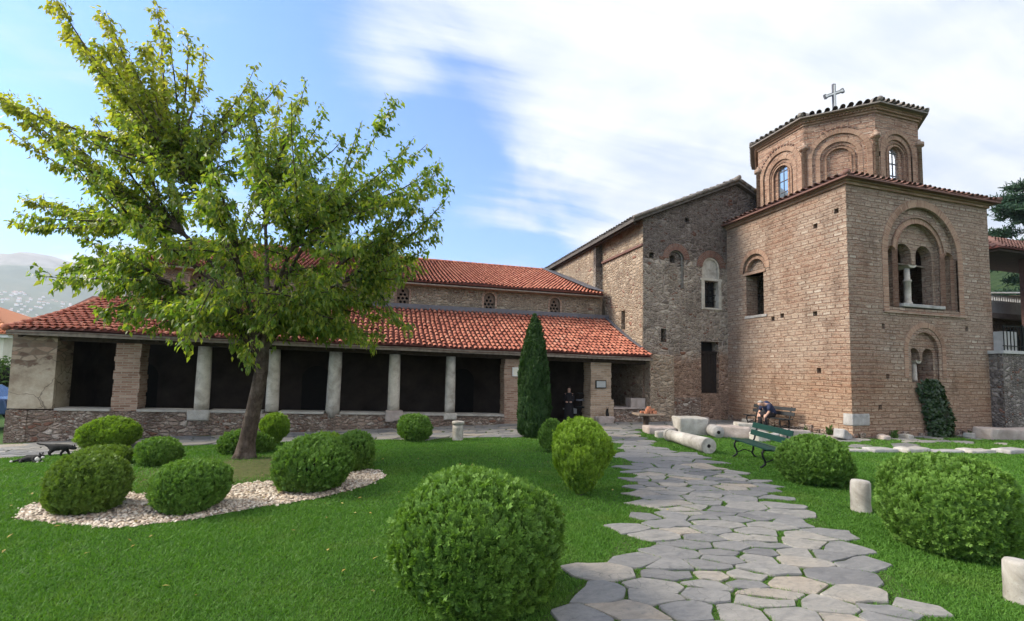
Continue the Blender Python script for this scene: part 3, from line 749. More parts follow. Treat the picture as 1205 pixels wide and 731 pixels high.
def clip_half(poly, px, py, nx_, ny_):
    res = []
    for i in range(len(poly)):
        a, b = poly[i], poly[(i+1) % len(poly)]
        da = (a[0]-px)*nx_+(a[1]-py)*ny_; db = (b[0]-px)*nx_+(b[1]-py)*ny_
        if da <= 0: res.append(a)
        if (da < 0) != (db < 0) and da != db:
            t = da/(da-db); res.append((a[0]+(b[0]-a[0])*t, a[1]+(b[1]-a[1])*t))
    return res
def flagstones(name, region, rad, ang, asp, gap, top, seed, keep=lambda x, y: True, inn=None):
    r = np.random.default_rng(seed)
    P = np.array(region); lo, hi = P.min(0)-1, P.max(0)+1
    ca, sa = cos(ang), sin(ang)
    def T(x, y): return (x*ca+y*sa)/asp, (-x*sa+y*ca)
    def Ti(u, v): u = u*asp; return u*ca-v*sa, u*sa+v*ca
    pts = []
    grid = {}
    area = (hi[0]-lo[0])*(hi[1]-lo[1])
    for _ in range(int(area/rad**2*22)):
        x, y = r.uniform(lo[0], hi[0]), r.uniform(lo[1], hi[1])
        u, v = T(x, y)
        rr = rad*r.choice([.30, .55, .85, 1.2, 1.55], p=[.30, .30, .22, .12, .06])*(1 if _ > area/rad**2*2 else 1.5)
        k = (int(u//1.), int(v//1.)); ok = True
        for a in (-1, 0, 1):
            for b in (-1, 0, 1):
                for (u2, v2, r2) in grid.get((k[0]+a, k[1]+b), ()):
                    if (u-u2)**2+(v-v2)**2 < (.5*(rr+r2))**2: ok = False; break
                if not ok: break
            if not ok: break
        if ok: grid.setdefault(k, []).append((u, v, rr)); pts.append((u, v))
    pts = np.array(pts); mb = MB(); polys = []
    ins = pip(*Ti(pts[:, 0], pts[:, 1]), region)
    for i in range(len(pts)):
        if not ins[i]: continue
        u, v = pts[i]
        x0, y0 = Ti(u, v)
        if not keep(x0, y0): continue
        d = np.hypot(pts[:, 0]-u, pts[:, 1]-v); nb = np.argsort(d)[1:16]
        R = rad*2.6
        ph_ = r.uniform(0, 1); poly = [(u+R*r.uniform(.8, 1.1)*cos(t+ph_), v+R*r.uniform(.8, 1.1)*sin(t+ph_)) for t in np.linspace(0, 2*pi, 9, endpoint=False)]
        for j in nb:
            dx, dy = pts[j]-pts[i]; dl = d[j]
            g_ = gap*r.uniform(.5, 2.2)
            poly = clip_half(poly, u+dx*.5-dx/dl*g_*.5, v+dy*.5-dy/dl*g_*.5, dx/dl, dy/dl)
            if len(poly) < 3: break
        if len(poly) < 3: continue
        q = [Ti(a, b) for a, b in poly]
        if inn is not None:
            vv_ = np.array(q); 
            if pip(vv_[:, 0], vv_[:, 1], region).mean() < inn: continue
        # worn outline: split edges, jitter, then cut the corners once
        z = []
        for a, b in zip(q, q[1:]+q[:1]):
            l = math.hypot(b[0]-a[0], b[1]-a[1])
            if l < .03: continue
            m_ = max(1, int(l/.14))
            for s_ in range(m_):
                t = s_/m_
                jx = .022 if s_ else .012
                z.append((a[0]+(b[0]-a[0])*t+r.normal(0, jx), a[1]+(b[1]-a[1])*t+r.normal(0, jx)))
        if len(z) < 4: continue
        c2 = []
        for a, b in zip(z, z[1:]+z[:1]):
            c2 += [(a[0]*.92+b[0]*.08, a[1]*.92+b[1]*.08), (a[0]*.08+b[0]*.92, a[1]*.08+b[1]*.92)]
        cxm, cym = np.mean(c2, 0)
        tx, ty = r.normal(0, .007, 2); hh = top+r.normal(0, .004)
        k = len(mb.v); n = len(c2)
        for f_, zf in ((1., -.02), (1., hh-.012), (.975, hh)):
            for a, b in c2:
                xx, yy = cxm+(a-cxm)*f_, cym+(b-cym)*f_
                mb.v.append((xx, yy, gzf(xx, yy)+zf+((xx-cxm)*tx+(yy-cym)*ty if zf > 0 else 0)))
        for s_ in range(2):
            for e in range(n): mb.f.append((k+s_*n+e, k+s_*n+(e+1)%n, k+(s_+1)*n+(e+1)%n, k+(s_+1)*n+e))
        mb.f.append(tuple(k+2*n+e for e in range(n)))
        polys.append(c2)
    o = mb.build(name, M['flag'], None, False, 'structure', flip_fix=False)
    return o, polys
path_o, path_polys = flagstones('flagstone_path', PATH, .47, radians(-19), 1.75, .015, .027, 3, inn=.55)
strip_o, strip_polys = flagstones('stone_pavement', STRIP, .58, radians(0), 1.7, .022, .022, 5, keep=lambda x, y: not (x > 12.2 and y < 11.85 and (mnoise.noise(Vector((x*.9, y*1.6, 3))) < .05 or y < 9.9)))

# ================================================================== portico
def zE(x): return 2.885-.0122*x                     # sagging eave
def zB(x): return 2.585-.0134*x                     # underside of the lintel
def zP(x): return .45-.022*x                        # top of the parapet
def zTop(x): return 4.80-.24*np.clip((-4-x)/6, 0, 1)
PX = (0, 17.4)
portico = thing('portico', (.4, 17.4, 0), 'long low portico with white columns under a red tiled lean-to roof', 'portico')
def slope_prism(mb, x0, x1, y0, y1, zb0, zb1, zt0, zt1):
    """box whose bottom and top follow the sagging building"""
    mb.add([(x0,y0,zb0),(x1,y0,zb1),(x1,y1,zb1),(x0,y1,zb0),(x0,y0,zt0),(x1,y0,zt1),(x1,y1,zt1),(x0,y1,zt0)],
           [(3,2,1,0),(4,5,6,7),(0,1,5,4),(1,2,6,5),(2,3,7,6),(3,0,4,7)])
mb = MB(); slope_prism(mb, -10.42, 4.82, 17.32, 17.85, -.9, -.9, zP(-10.42)-.06, zP(4.82)-.06)
mb.build('parapet_wall', M['base'], portico)
mb = MB()
xl = [-9.3,-7.9,-7.2,-5.75,-5.25,-3.65,-3.15,-1.72,-1.2,.36,.9,2.48,2.95,4.8]
for a, b in zip(xl[::2], xl[1::2]):
    slope_prism(mb, a, b, 17.27, 17.9, zP(a)-.062, zP(b)-.062, zP(a)+.01, zP(b)+.01)
mb.build('parapet_ledge', M['ledge'], portico)
mb = MB(); slope_prism(mb, -10.44, -9.36, 17.30, 18.1, zP(-10.4)-.02, zP(-9.4)-.02, 2.96, 2.95)
mb.build('end_wall', M['plaster'], portico)
mb = MB(); mb.box(-10.44, -10.2, 18.102, 21, -.9, 3.1); mb.build('end_wall', M['plaster'], portico)
mb = MB(); mb.box(-10.197, -9.98, 18.102, 20.81, -.9, 3.1); mb.build('inner_wall', M['dark_inside'], portico)  # extra inner skin, carries the painted shade of the end bay
mb = MB(); mb.box(-10.455, -9.95, 17.29, 17.7, -.9, zP(-10)-.055)
mb.build('end_wall_plinth', M['base'], portico)
def pier(x0, x1, y0, y1, z0, mat, name='brick_pier', zt=None):
    mb = MB(); n = 15
    zt = zt or zB((x0+x1)/2)
    for i in range(n):
        a, b = z0+(zt-z0)*i/n, z0+(zt-z0)*(i+1)/n
        j = lambda: random.uniform(-.022, .022)
        mb.box(x0+j(), x1+j(), y0+j()*.6, y1, a-.004, b)
    return mb.build(name, mat, portico)
pier(-7.90, -7.22, 17.36, 17.9, zP(-7.5)-.05, M['oldbrick'])
pier(4.8, 5.95, 17.34, 18.0, -.5, M['oldbrick'])
pier(8.52, 9.45, 17.36, 18.05, .9, M['brick'])
pier(8.46, 9.52, 17.28, 18.1, -.5, M['brick'], 'pier_foot', .93)
COLS = [(-5.50, .215, zP(-5.5)+.0, .03, .0), (-3.40, .205, zP(-3.4)-.02, .03, .0), (-1.44, .235, .30, .05, .035), (.63, .215, .52, .0, -.01), (2.71, .195, .40, .0, -.01)]
for i, (x, r, z0, e, lean) in enumerate(COLS):
    zt = zB(x)
    prof = []
    for k in range(9):
        t = k/8
        prof.append(((x+lean*(t-.5), 17.52, z0+(zt-z0)*t), r*(1.0-.10*t+.03*sin(pi*t))*(1+random.uniform(-.012, .012))))
    mb = MB(); mb.tube([p for p, q in prof], [q for p, q in prof], 24, True, .01)
    o = mb.build('column', M['white_marble'] if i in (2, 4) else M['marble'], portico, True)
    if i == 2: o['label'] = 'thickest white column, standing in a notch of the parapet'
b_ = rough_block('column_base', (-5.5, 17.42, .22), (.62, .42, .34), 0, M['ledge'], portico, .03, 3, (-.15, 0))
b_ = rough_block('column_base', (.66, 17.40, .14), (.62, .44, .40), 0, M['pink_stone'], portico, .05, 5)
b_ = rough_block('column_base', (2.71, 17.45, .18), (.52, .40, .24), 0, M['white_marble'], portico, .04, 6)
mb = MB(); slope_prism(mb, -9.4, 11.1, 17.38, 17.72, zB(-9.4)+.002, zB(11.1)+.002, zE(-9.4)+.12, zE(11.1)+.12)
mb.build('lintel_beam', M['wood'], portico)
# low wall, pink ledge and block beside the right pier
mb = MB(); mb.box(9.53, 11.12, 17.34, 17.9, -.5, .54); mb.build('low_wall', M['base'], portico)
mb = MB(); mb.box(9.53, 11.12, 17.28, 18.3, .545, .60); mb.build('ledge', M['pink_stone'], portico)
mb = MB(); mb.box(10.42, 11.12, 17.42, 17.85, .602, .98); mb.build('block', M['pink_stone'], portico)
# inside: floor, back wall skin, a pale pipe
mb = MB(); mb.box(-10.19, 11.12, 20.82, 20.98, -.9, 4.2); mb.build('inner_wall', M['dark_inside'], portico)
mb = MB()
for x in (-8.6, -2.4, 3.75, 7.4):
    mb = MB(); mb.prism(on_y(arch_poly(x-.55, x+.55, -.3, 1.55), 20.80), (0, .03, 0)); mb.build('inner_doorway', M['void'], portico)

for x in (-8.6, -2.4, 3.75, 7.4): arch_ring(lambda a, z, h: (a, 20.82-h, z), x-.56, x+.56, 1.55, .16, -.3, .03, .02, M['dark_inside'], 'doorway_frame', portico)
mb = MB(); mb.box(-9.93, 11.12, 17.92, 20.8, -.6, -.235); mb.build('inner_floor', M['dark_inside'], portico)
mb = MB(); mb.tube([(10.15, 18.9, .6), (10.17, 18.9, 2.5)], [.02, .02], 8); mb.build('pipe', M['lead'], portico)
# roof
X0, X1, Y0, Y1 = -10.42, 11.16, 16.9, 21.0
def S_p(u, v):
    x = X0+(X1-X0)*u; y = Y0+(Y1-Y0)*v
    sag = -.06*sin(pi*v)-.035*sin(x*.55+1)*sin(pi*v)
    return (x, y, zE(x)+(float(zTop(x))-zE(x))*v+sag+.028*sin(x*1.3+.6*sin(x*.7))*(1-v))
def vergecut(u, v): return u > .0215*v
mb = MB()
N_ = 30
vs = [S_p(i/N_, j/6) for j in range(7) for i in range(N_+1)]
vs2 = [(x, y, z-.09) for x, y, z in vs]
f1 = [(j*(N_+1)+i, j*(N_+1)+i+1, (j+1)*(N_+1)+i+1, (j+1)*(N_+1)+i) for j in range(6) for i in range(N_)]
mb.add(vs, f1); mb.add(vs2, [tuple(reversed(f)) for f in f1])
rf = mb.build('roof', M['tile_under'], portico, flip_fix=False)
tiles(S_p, 112, 14, 'roof_tiles', M['tile'], rf, vergecut, jit=.02, h=.062, over=1.3, wid=.66)
mb = MB(); slope_prism(mb, X0+.02, X1, 16.93, 16.99, zE(X0)-.17, zE(X1)-.17, zE(X0)-.035, zE(X1)-.035)
mb.build('eave_board', M['board'], portico)
mb = MB()
for i in range(44):
    x = X0+.3+i*.49
    a, b = S_p((x-X0)/(X1-X0), .005), S_p((x-X0)/(X1-X0), .95)
    A, B = Vector(a)-Vector((0, -.09, .17)), Vector(b)-Vector((0, 0, .17))
    d = (B-A).normalized()
    mb.obox((A+B)/2, (1, 0, 0), d, Vector((1, 0, 0)).cross(d), .045, (B-A).length/2, .055)
mb.build('rafters', M['wood'], portico)
mb = MB(); slope_prism(mb, -4.2, X1, 20.72, 21.02, 4.70, 4.70, 4.93, 4.93); mb.build('flashing', M['lead'], portico)
# verge ridge tiles on the left end
mb = MB()
for i in range(14):
    a, b = S_p(.0215*i/14, i/14), S_p(.0215*(i+1)/14, min(1, (i+1.1)/14))
    mb.tube([Vector(a)+Vector((0, 0, .05)), Vector(b)+Vector((0, 0, .03))], [.10, .085], 8, True)
mb.build('verge_tiles', M['tile'], portico, True)
# lead strip where the roof meets the transept
mb = MB()
for i in range(12):
    p0, p1 = Vector(S_p(1., .17+.83*i/12)), Vector(S_p(1., .17+.83*(i+1)/12))
    mb.prism([p0+Vector((-.03, 0, .10)), p1+Vector((-.03, 0, .10)), p1+Vector((-.22, 0, .115)), p0+Vector((-.22, 0, .115))], (0, 0, .03))
mb.build('side_flashing', M['lead'], portico)
# signs on the piers
pl = thing('plaque', (8.95, 17.33, 1.55), 'grey plaque in a black frame on the right brick pier of the portico', 'plaque')
mb = MB(); mb.box(8.71, 9.19, 17.30, 17.345, 1.40, 1.73); fr = mb.build('frame', M['iron'], pl)
mb = MB(); mb.box(8.745, 9.155, 17.29, 17.302, 1.435, 1.695); mb.build('panel', M['sign'], pl)
mb = MB(); mb.box(5.10, 5.46, 17.28, 17.315, 1.84, 2.19)
sg = mb.build('white_sign', M['white'], None); tag(sg, 'small white sign on the brick pier half hidden by the cypress', 'sign')
mb = MB(); mb.box(5.14, 5.42, 17.272, 17.281, 1.88, 2.15); mb.build('sign_face', M['cream'], sg)

# ================================================================== nave
nave = thing('church_nave', (1, 24, 0), 'long church nave with red tiled roof and arched lattice windows', 'church')
mb = MB(); mb.box(-9.3, 10.9, 21.0, 21.9, -.9, 6.02)
wall = mb.build('clerestory_wall', M['clerestory'], nave)
mb = MB(); mb.prism([(-9.3, 21.9, -.9), (-9.3, 34.6, -.9), (-9.3, 34.6, 6.0), (-9.3, 28.2, 8.55), (-9.3, 21.9, 6.03)], (.7, 0, 0)); mb.build('end_gable', M['clerestory'], nave)
wins = [(-7.0, 4.86), (-3.0, 4.86), (1.0, 4.86), (4.99, 4.82), (8.31, 4.80)]
cutters = []
for x, z in wins:
    mb = MB(); mb.prism(on_y(arch_poly(x-.27, x+.27, z-.12, z+.62), 20.8), (0, .5, 0)); cutters.append(mb)
cut(wall, cutters)
for x, z in wins:
    wobj = MB(); wobj.prism(on_y(arch_poly(x-.265, x+.265, z-.11, z+.62), 21.12), (0, .1, 0))
    g_ = wobj.build('window_lattice', M['grille'], nave)
    cs = []
    for r_ in range(5):
        for q in range(3):
            px_ = x+(q-1)*.175+(.0875 if r_ % 2 else 0); pz_ = z+.03+r_*.165
            if abs(px_-x) > .22 or (pz_ > z+.68 and abs(px_-x) > .12): continue
            h_ = MB(); h_.tube([(px_, 21.05, pz_), (px_, 21.3, pz_)], [.066, .066], 12); cs.append(h_)
    cut(g_, cs)
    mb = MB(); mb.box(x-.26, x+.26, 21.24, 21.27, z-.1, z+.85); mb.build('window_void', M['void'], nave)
    arch_ring(lambda a, zz_, h: (a, 21.0-h, zz_), x-.27, x+.27, z+.62, .09, z-.05, .015, .05, M['oldbrick'], 'window_surround', nave)
def S_n(u, v): return (-9.5+(10.75+9.5)*u, 20.62+(28.1-20.62)*v, 5.98+(8.66-5.98)*v+.03*sin(u*30)*(1-v)-.05*sin(pi*v))
mb = MB()
A = [S_n(0, 0), S_n(1, 0), S_n(1, .5), S_n(1, 1), S_n(0, 1), S_n(0, .5)]
mb.prism([(-9.45, 20.66, 5.98), (10.8, 20.66, 5.98), (10.8, 28.1, 8.58), (-9.45, 28.1, 8.58)], (0, 0, -.1))
mb.prism([(-9.45, 28.12, 8.58), (10.8, 28.12, 8.58), (10.8, 35.6, 5.98), (-9.45, 35.6, 5.98)], (0, 0, -.1))
rf = mb.build('roof', M['tile_under'], nave)
tiles(S_n, 106, 22, 'roof_tiles', M['tile'], rf, None, h=.062, over=1.3, wid=.66)
mb = MB()
for i in range(50):
    x = -9.5+i*.405
    mb.tube([(x, 28.1, 8.68), (x+.44, 28.1, 8.69)], [.12, .10], 8, True)
mb.build('ridge_tiles', M['tile'], rf, True)
mb = MB(); mb.box(-9.3, 10.75, 20.66, 20.74, 5.82, 5.93); mb.build('eave_board', M['board'], nave)
mb = MB(); mb.box(-9.3, 10.78, 20.74, 20.998, 5.80, 5.90); mb.build('cornice', M['oldbrick'], nave)
mb = MB()
mb.prism([(10.74, 20.55, 6.10), (10.74, 28.3, 8.82), (10.20, 28.3, 8.84), (10.20, 21.2, 6.34)], (0, 0, .04)); mb.build('side_flashing', M['lead'], nave)
mb = MB(); mb.box(-9.95, -9.55, 22.3, 22.75, 4.6, 5.62); mb.box(-10.02, -9.48, 22.24, 22.81, 5.62, 5.70)
ch = mb.build('chimney', M['oldbrick'], None); tag(ch, 'short brick chimney at the top of the portico roof by the tree', 'chimney')

# ================================================================== transept
tr = thing('church_transept', (16, 22, 0), 'tall rubble stone church transept with a grey gable', 'church')
xa, xb, apx = 11.13, 21.1, 16.12
mb = MB(); mb.prism([(xa, 17.6, -.9), (xb, 17.6, -.9), (xb, 17.6, 9.0), (apx, 17.6, 11.12), (xa, 17.6, 8.92)], (0, .9, 0))
front = mb.build('front_wall', M['gable'], tr)
def Fy(y): return lambda a, z, h: (a, y-h, z)
cs = []
def cutter_arch_y(a0, a1, z0, zs, y, depth, rise=None):
    mb = MB(); mb.prism(on_y(arch_poly(a0, a1, z0, zs, 14, rise), y-.3), (0, .3+depth, 0)); return mb
def cutter_box(x0, x1, y0, y1, z0, z1): return MB().box(x0, x1, y0, y1, z0, z1)
cs.append(cutter_arch_y(12.42, 13.22, 5.9, 7.25, 17.6, .16))
cs.append(cutter_arch_y(14.22, 15.18, 6.40, 7.0, 17.6, .14))
cs.append(cutter_box(14.30, 15.12, 17.3, 18.05, 5.12, 6.36))
cs.append(cutter_box(14.12, 15.08, 17.3, 18.1, 1.2, 3.56))
cs.append(cutter_box(12.02, 12.30, 17.3, 18.0, 3.45, 4.05))
cs.append(cutter_box(11.42, 11.66, 17.3, 18.0, 7.18, 7.42))
cs.append(MB().tube([(12.74, 17.3, 7.32), (12.74, 18.1, 7.32)], [.15, .15], 12))
cs.append(cutter_box(12.60, 12.88, 17.3, 18.1, 7.1, 7.3))
cs.append(cutter_box(13.3, 13.5, 17.3, 17.9, 9.0, 9.22))
cut(front, cs)
arch_ring(Fy(17.6), 12.42, 13.22, 7.25, .30, None, .025, .05, M['arch_dark'], 'blind_arch', tr)
arch_ring(Fy(17.6), 12.46, 13.18, 7.25, .05, 5.95, -.11, .04, M['ledge'], 'blind_arch_lining', tr)
arch_ring(Fy(17.6), 14.22, 15.18, 7.0, .32, None, .025, .05, M['arch_dark'], 'window_arch', tr)
arch_ring(Fy(17.6), 14.30, 15.10, 7.0, .08, 6.42, -.03, .06, M['marble'], 'window_arch_lining', tr)
mb = MB(); mb.prism(on_y(arch_poly(14.225, 15.175, 6.41, 7.0), 17.70), (0, .06, 0)); mb.build('tympanum', M['white_marble'], tr)
mb = MB(); mb.box(14.16, 14.32, 17.57, 17.85, 5.12, 6.38); mb.box(15.09, 15.24, 17.57, 17.85, 5.12, 6.38); mb.box(14.10, 15.28, 17.56, 17.85, 6.38, 6.48); mb.box(14.14, 15.26, 17.55, 17.85, 5.04, 5.12)
wf = mb.build('window_frame', M['marble'], tr)
mb = MB(); mb.box(14.34, 15.07, 17.9, 17.92, 5.13, 6.35); mb.build('window_pane', M['dark_glass'], tr)
mb = MB()
for x in (14.5, 14.70, 14.90): mb.box(x-.018, x+.018, 17.75, 17.79, 5.13, 6.37)
for z in (5.45, 5.75, 6.05): mb.box(14.33, 15.08, 17.76, 17.78, z-.018, z+.018)
mb.build('window_bars', M['iron'], tr)
mb = MB(); mb.box(14.13, 15.07, 17.78, 17.84, 1.22, 3.0); 
for i in range(6): mb.box(14.14+i*.157, 14.14+i*.157+.145, 17.755, 17.785, 1.22, 2.98)
mb.box(14.13, 15.07, 17.7, 17.84, 3.0, 3.12)
mb.build('shutter', M['dark_door'], tr)
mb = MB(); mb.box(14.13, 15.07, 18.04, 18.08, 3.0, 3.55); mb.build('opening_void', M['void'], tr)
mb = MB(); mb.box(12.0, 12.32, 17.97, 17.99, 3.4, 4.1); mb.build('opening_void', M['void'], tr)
# rebuilt red-brown patch and buttress at the foot
mb = MB(); mb.box(11.16, 12.36, 17.12, 17.598, -.9, 2.86)
bt = mb.build('buttress', M['warm'], tr, bevel=.04)
mb = MB(); mb.box(12.37, 14.0, 17.48, 17.598, -.9, 1.02); mb.build('foot_course', M['base'], tr, bevel=.03)
# left side: front bay with string course, and the set-out rear bay
mb = MB(); mb.box(xa, xa+.8, 18.5, 21.75, -.9, 8.95)
side = mb.build('side_wall', M['warm'], tr)
mb2 = MB(); mb2.box(xa-.02, xa-.004, 17.62, 18.49, -.2, 8.88); mb2.build('side_wall_quoin', M['warm'], tr)
cut(side, [cutter_box(xa-.3, xa+.5, 19.15, 19.5, 4.1, 5.0)])
mb = MB(); mb.box(xa-.005, xa+.02, 19.16, 19.49, 4.1, 4.98); 
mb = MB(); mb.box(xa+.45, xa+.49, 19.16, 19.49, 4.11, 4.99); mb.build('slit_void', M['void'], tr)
mb = MB(); mb.box(xa-.10, xa-.003, 17.60, 21.4, 7.70, 7.80); mb.build('string_course', M['tile_old'], tr)
mb = MB(); mb.box(10.8, 11.9, 21.76, 36, -.9, 8.95); mb.build('rear_wall', M['warm'], tr)
mb = MB(); mb.box(10.76, 11.13, 21.5, 21.759, 5.9, 8.93); mb.build('pilaster', M['gable'], tr)
mb = MB(); mb.box(20.3, xb, 18.5, 36, -.9, 8.95); mb.build('far_wall', M['gable'], tr)
mb = MB(); mb.prism([(xa, 35.2, -.9), (xb, 35.2, -.9), (xb, 35.2, 9.0), (apx, 35.2, 11.12), (xa, 35.2, 8.92)], (0, .75, 0)); mb.build('back_wall', M['gable'], tr)
# roof: thin old tiles, a pale coping on the front gable
def S_tl(u, v): return (10.55+(apx-10.55)*v, 36.2+(17.35-36.2)*u, 8.86+(11.36-8.86)*v)
mb = MB()
mb.prism([(10.5, 17.38, 8.80), (apx, 17.38, 11.27), (apx, 17.38, 11.13), (10.5, 17.38, 8.66)], (0, 18.8, 0))
mb.prism([(apx, 17.38, 11.27), (xb+.5, 17.38, 8.80), (xb+.5, 17.38, 8.66), (apx, 17.38, 11.13)], (0, 18.8, 0))
rf = mb.build('roof', M['roof_edge'], tr)
tiles(S_tl, 78, 15, 'roof_tiles', M['tile_grey'], rf, None, h=.05, over=1.3, wid=.66)
mb = MB()
for i in range(16):
    t0, t1 = i/16, (i+1.06)/16
    for xs_, xe in ((10.5, apx), (xb+.5, apx)):
        mb.tube([(xs_+(xe-xs_)*t0, 17.36, 8.85+2.47*t0), (xs_+(xe-xs_)*min(1, t1), 17.36, 8.85+2.47*min(1, t1)+.01)], [.085, .075], 7, True)
mb.build('verge_tiles', M['tile_grey'], rf, True)
mb = MB()
for i in range(46): mb.tube([(apx, 17.3+i*.41, 11.40), (apx, 17.3+i*.41+.45, 11.40)], [.11, .095], 7, True)
mb.build('ridge_tiles', M['tile_grey'], rf, True)
mb = MB(); mb.box(10.62, 10.78, 17.6, 36, 8.60, 8.78); mb.build('eave_board', M['wood'], tr)

# ================================================================== tower with octagonal drum
TX0, TX1, TY0, TY1, TZ = 15.6, 23.04, 11.86, 19.6, 8.98
tw = thing('church_tower', (19.3, 15.7, 0), 'square brick and stone church tower with octagonal drum and cross', 'church tower')
mb = MB(); mb.box(TX0, TX1, TY0, TY1, -.9, TZ)
body = mb.build('tower_wall', M['tower'], tw)
def cutter_arch_x(a0, a1, z0, zs, x, depth):
    mb = MB(); mb.prism(on_x(arch_poly(a0, a1, z0, zs), x-.3), (.3+depth, 0, 0)); return mb
cs = [MB().box(TX0+.62, TX1-.62, TY0+.62, TY1-.62, -.5, 8.5)]
AX0, AX1 = 17.50, 21.18
cs.append(cutter_arch_y(AX0, AX1, 4.62, 6.62, TY0, .13))
cs.append(cutter_arch_y(18.10, 20.36, 4.62, 6.72, TY0, .26))
cs.append(cutter_arch_y(18.24, 19.12, 4.78, 6.66, TY0, 1.3))
cs.append(cutter_arch_y(19.34, 20.22, 4.78, 6.66, TY0, 1.3))
cs.append(cutter_box(19.0, 19.5, TY0-.2, TY0+.9, 4.78, 6.34))
cs.append(cutter_arch_y(17.58, 17.96, 4.66, 6.62, TY0, .28))
cs.append(cutter_arch_y(20.52, 20.94, 4.66, 6.60, TY0, .28))
cs.append(cutter_arch_y(18.52, 19.96, 1.95, 3.05, TY0, .12))
cs.append(cutter_arch_y(18.58, 19.14, 1.95, 2.90, TY0, 1.3))
cs.append(cutter_arch_y(19.28, 19.84, 1.95, 2.90, TY0, 1.3))
cs.append(cutter_box(19.05, 19.4, TY0-.2, TY0+.7, 1.95, 2.72))
cs.append(cutter_arch_x(15.36, 16.62, 6.58, 6.72, TX0, .10))
cs.append(cutter_arch_x(15.54, 16.44, 6.58, 6.68, TX0, .24))
cs.append(cutter_box(TX0-.3, TX0+1.3, 15.50, 16.46, 4.66, 6.46))
for y, z in ((12.22, 8.02), (13.05, 7.72), (15.05, 4.42), (13.15, 4.42), (13.05, 2.30), (14.6, 4.5)):
    cs.append(cutter_box(TX0-.2, TX0+.35, y-.085, y+.085, z-.10, z+.08))
for x, z in ((17.33, 2.12), (16.92, 1.04), (21.55, 4.0), (16.5, 5.6), (17.2, 3.9)):
    if x == 16.5: continue
    cs.append(cutter_box(x-.08, x+.08, TY0-.2, TY0+.35, z-.09, z+.09))
cut(body, cs)
FyT = Fy(TY0)
def FxT(a, z, h): return (TX0-h, a, z)
big = arch_ring(FyT, AX0, AX1, 6.62, .27, 4.50, .022, .05, M['arch'], 'window_arch', tw, 40)
arch_ring(FyT, 18.10, 20.36, 6.72, .22, 4.66, -.10, .05, M['arch'], 'inner_arch', big)
arch_ring(FyT, 17.58, 17.96, 6.62, .06, 4.68, -.11, .03, M['arch'], 'blind_niche_edge', big)
arch_ring(FyT, 20.52, 20.94, 6.60, .08, 4.68, -.11, .03, M['arch'], 'blind_niche_edge', big)
mb = MB(); mb.lathe((19.20, TY0+.48, 4.80), [(0, .15), (.12, .15), (.16, .11), (.9, .115), (.92, .14), (.98, .14), (1.0, .10), (1.46, .085)], 16)
mb.build('mullion_column', M['marble'], big, True)
mb = MB(); mb.prism([(18.98, TY0+.3, 6.34), (19.48, TY0+.3, 6.34), (19.33, TY0+.3, 6.24), (19.12, TY0+.3, 6.24)], (0, .5, 0)); mb.build('capital', M['marble'], big)
mb = MB(); mb.tube([(18.2, TY0+.5, 6.40), (20.26, TY0+.5, 6.37)], [.025, .025], 6); mb.build('tie_rod', M['board'], big)
mb = MB(); mb.box(18.14, 20.34, TY0-.06, TY0+.9, 4.66, 4.78); mb.build('window_sill', M['grey_stone'], big, bevel=.02)
mb = MB()
for i in range(5): mb.box(18.28+i*.16, 18.30+i*.16, TY0+.7, TY0+.72, 4.78, 5.5)
mb.box(18.24, 19.1, TY0+.695, TY0+.725, 5.5, 5.53); mb.build('railing', M['iron'], big)
mb = MB(); mb.box(17.2, 21.5, TY0-.06, TY0-.004, 4.40, 4.49); mb.build('string_course', M['oldbrick'], tw)
low = arch_ring(FyT, 18.52, 19.96, 3.05, .16, 1.98, -.03, .05, M['arch'], 'lower_window_arch', tw)
arch_ring(FyT, 18.36, 20.12, 3.05, .20, 2.1, .02, .05, M['arch'], 'outer_arch', low)
mb = MB(); mb.lathe((19.21, TY0+.36, 1.96), [(0, .10), (.1, .085), (.75, .07)], 14); mb.build('mullion_column', M['marble'], low, True)
mb = MB(); mb.prism([(19.06, TY0+.2, 2.74), (19.38, TY0+.2, 2.74), (19.29, TY0+.2, 2.63), (19.13, TY0+.2, 2.63)], (0, .4, 0)); mb.build('capital', M['marble'], low)
lw = arch_ring(FxT, 15.36, 16.62, 6.72, .18, 6.6, .02, .05, M['arch'], 'side_window_arch', tw)
arch_ring(FxT, 15.54, 16.44, 6.68, .14, None, -.085, .05, M['arch'], 'inner_arch', lw)
mb = MB(); mb.box(TX0-.04, TX0+.5, 15.38, 16.6, 6.46, 6.575); mb.build('lintel', M['oldbrick'], lw)
mb = MB(); mb.box(TX0-.03, TX0+.7, 15.36, 16.54, 4.54, 4.655); mb.build('window_sill', M['grey_stone'], lw, bevel=.02)
# marble block built into the foot of the corner
rough_block('corner_block', (15.97, 12.0, .42), (.80, .34, .40), 0, M['grey_stone'], tw, .02, 11, (0, 0), .03)
# worn foot: rough projecting courses
mb = MB()
for k in range(26):
    x = TX0-.02+k*.285
    mb.box(x, x+random.uniform(.22, .28), TY0-random.uniform(.03, .12), TY0-.004, -.4, random.uniform(.02, .28))
    if k < 20:
        y = TY0+.05+k*.285
        mb.box(TX0-random.uniform(.03, .12), TX0-.004, y, y+random.uniform(.22, .28), -.4, random.uniform(.05, .30))
mb.build('foot_course', M['base'], tw, bevel=.03)
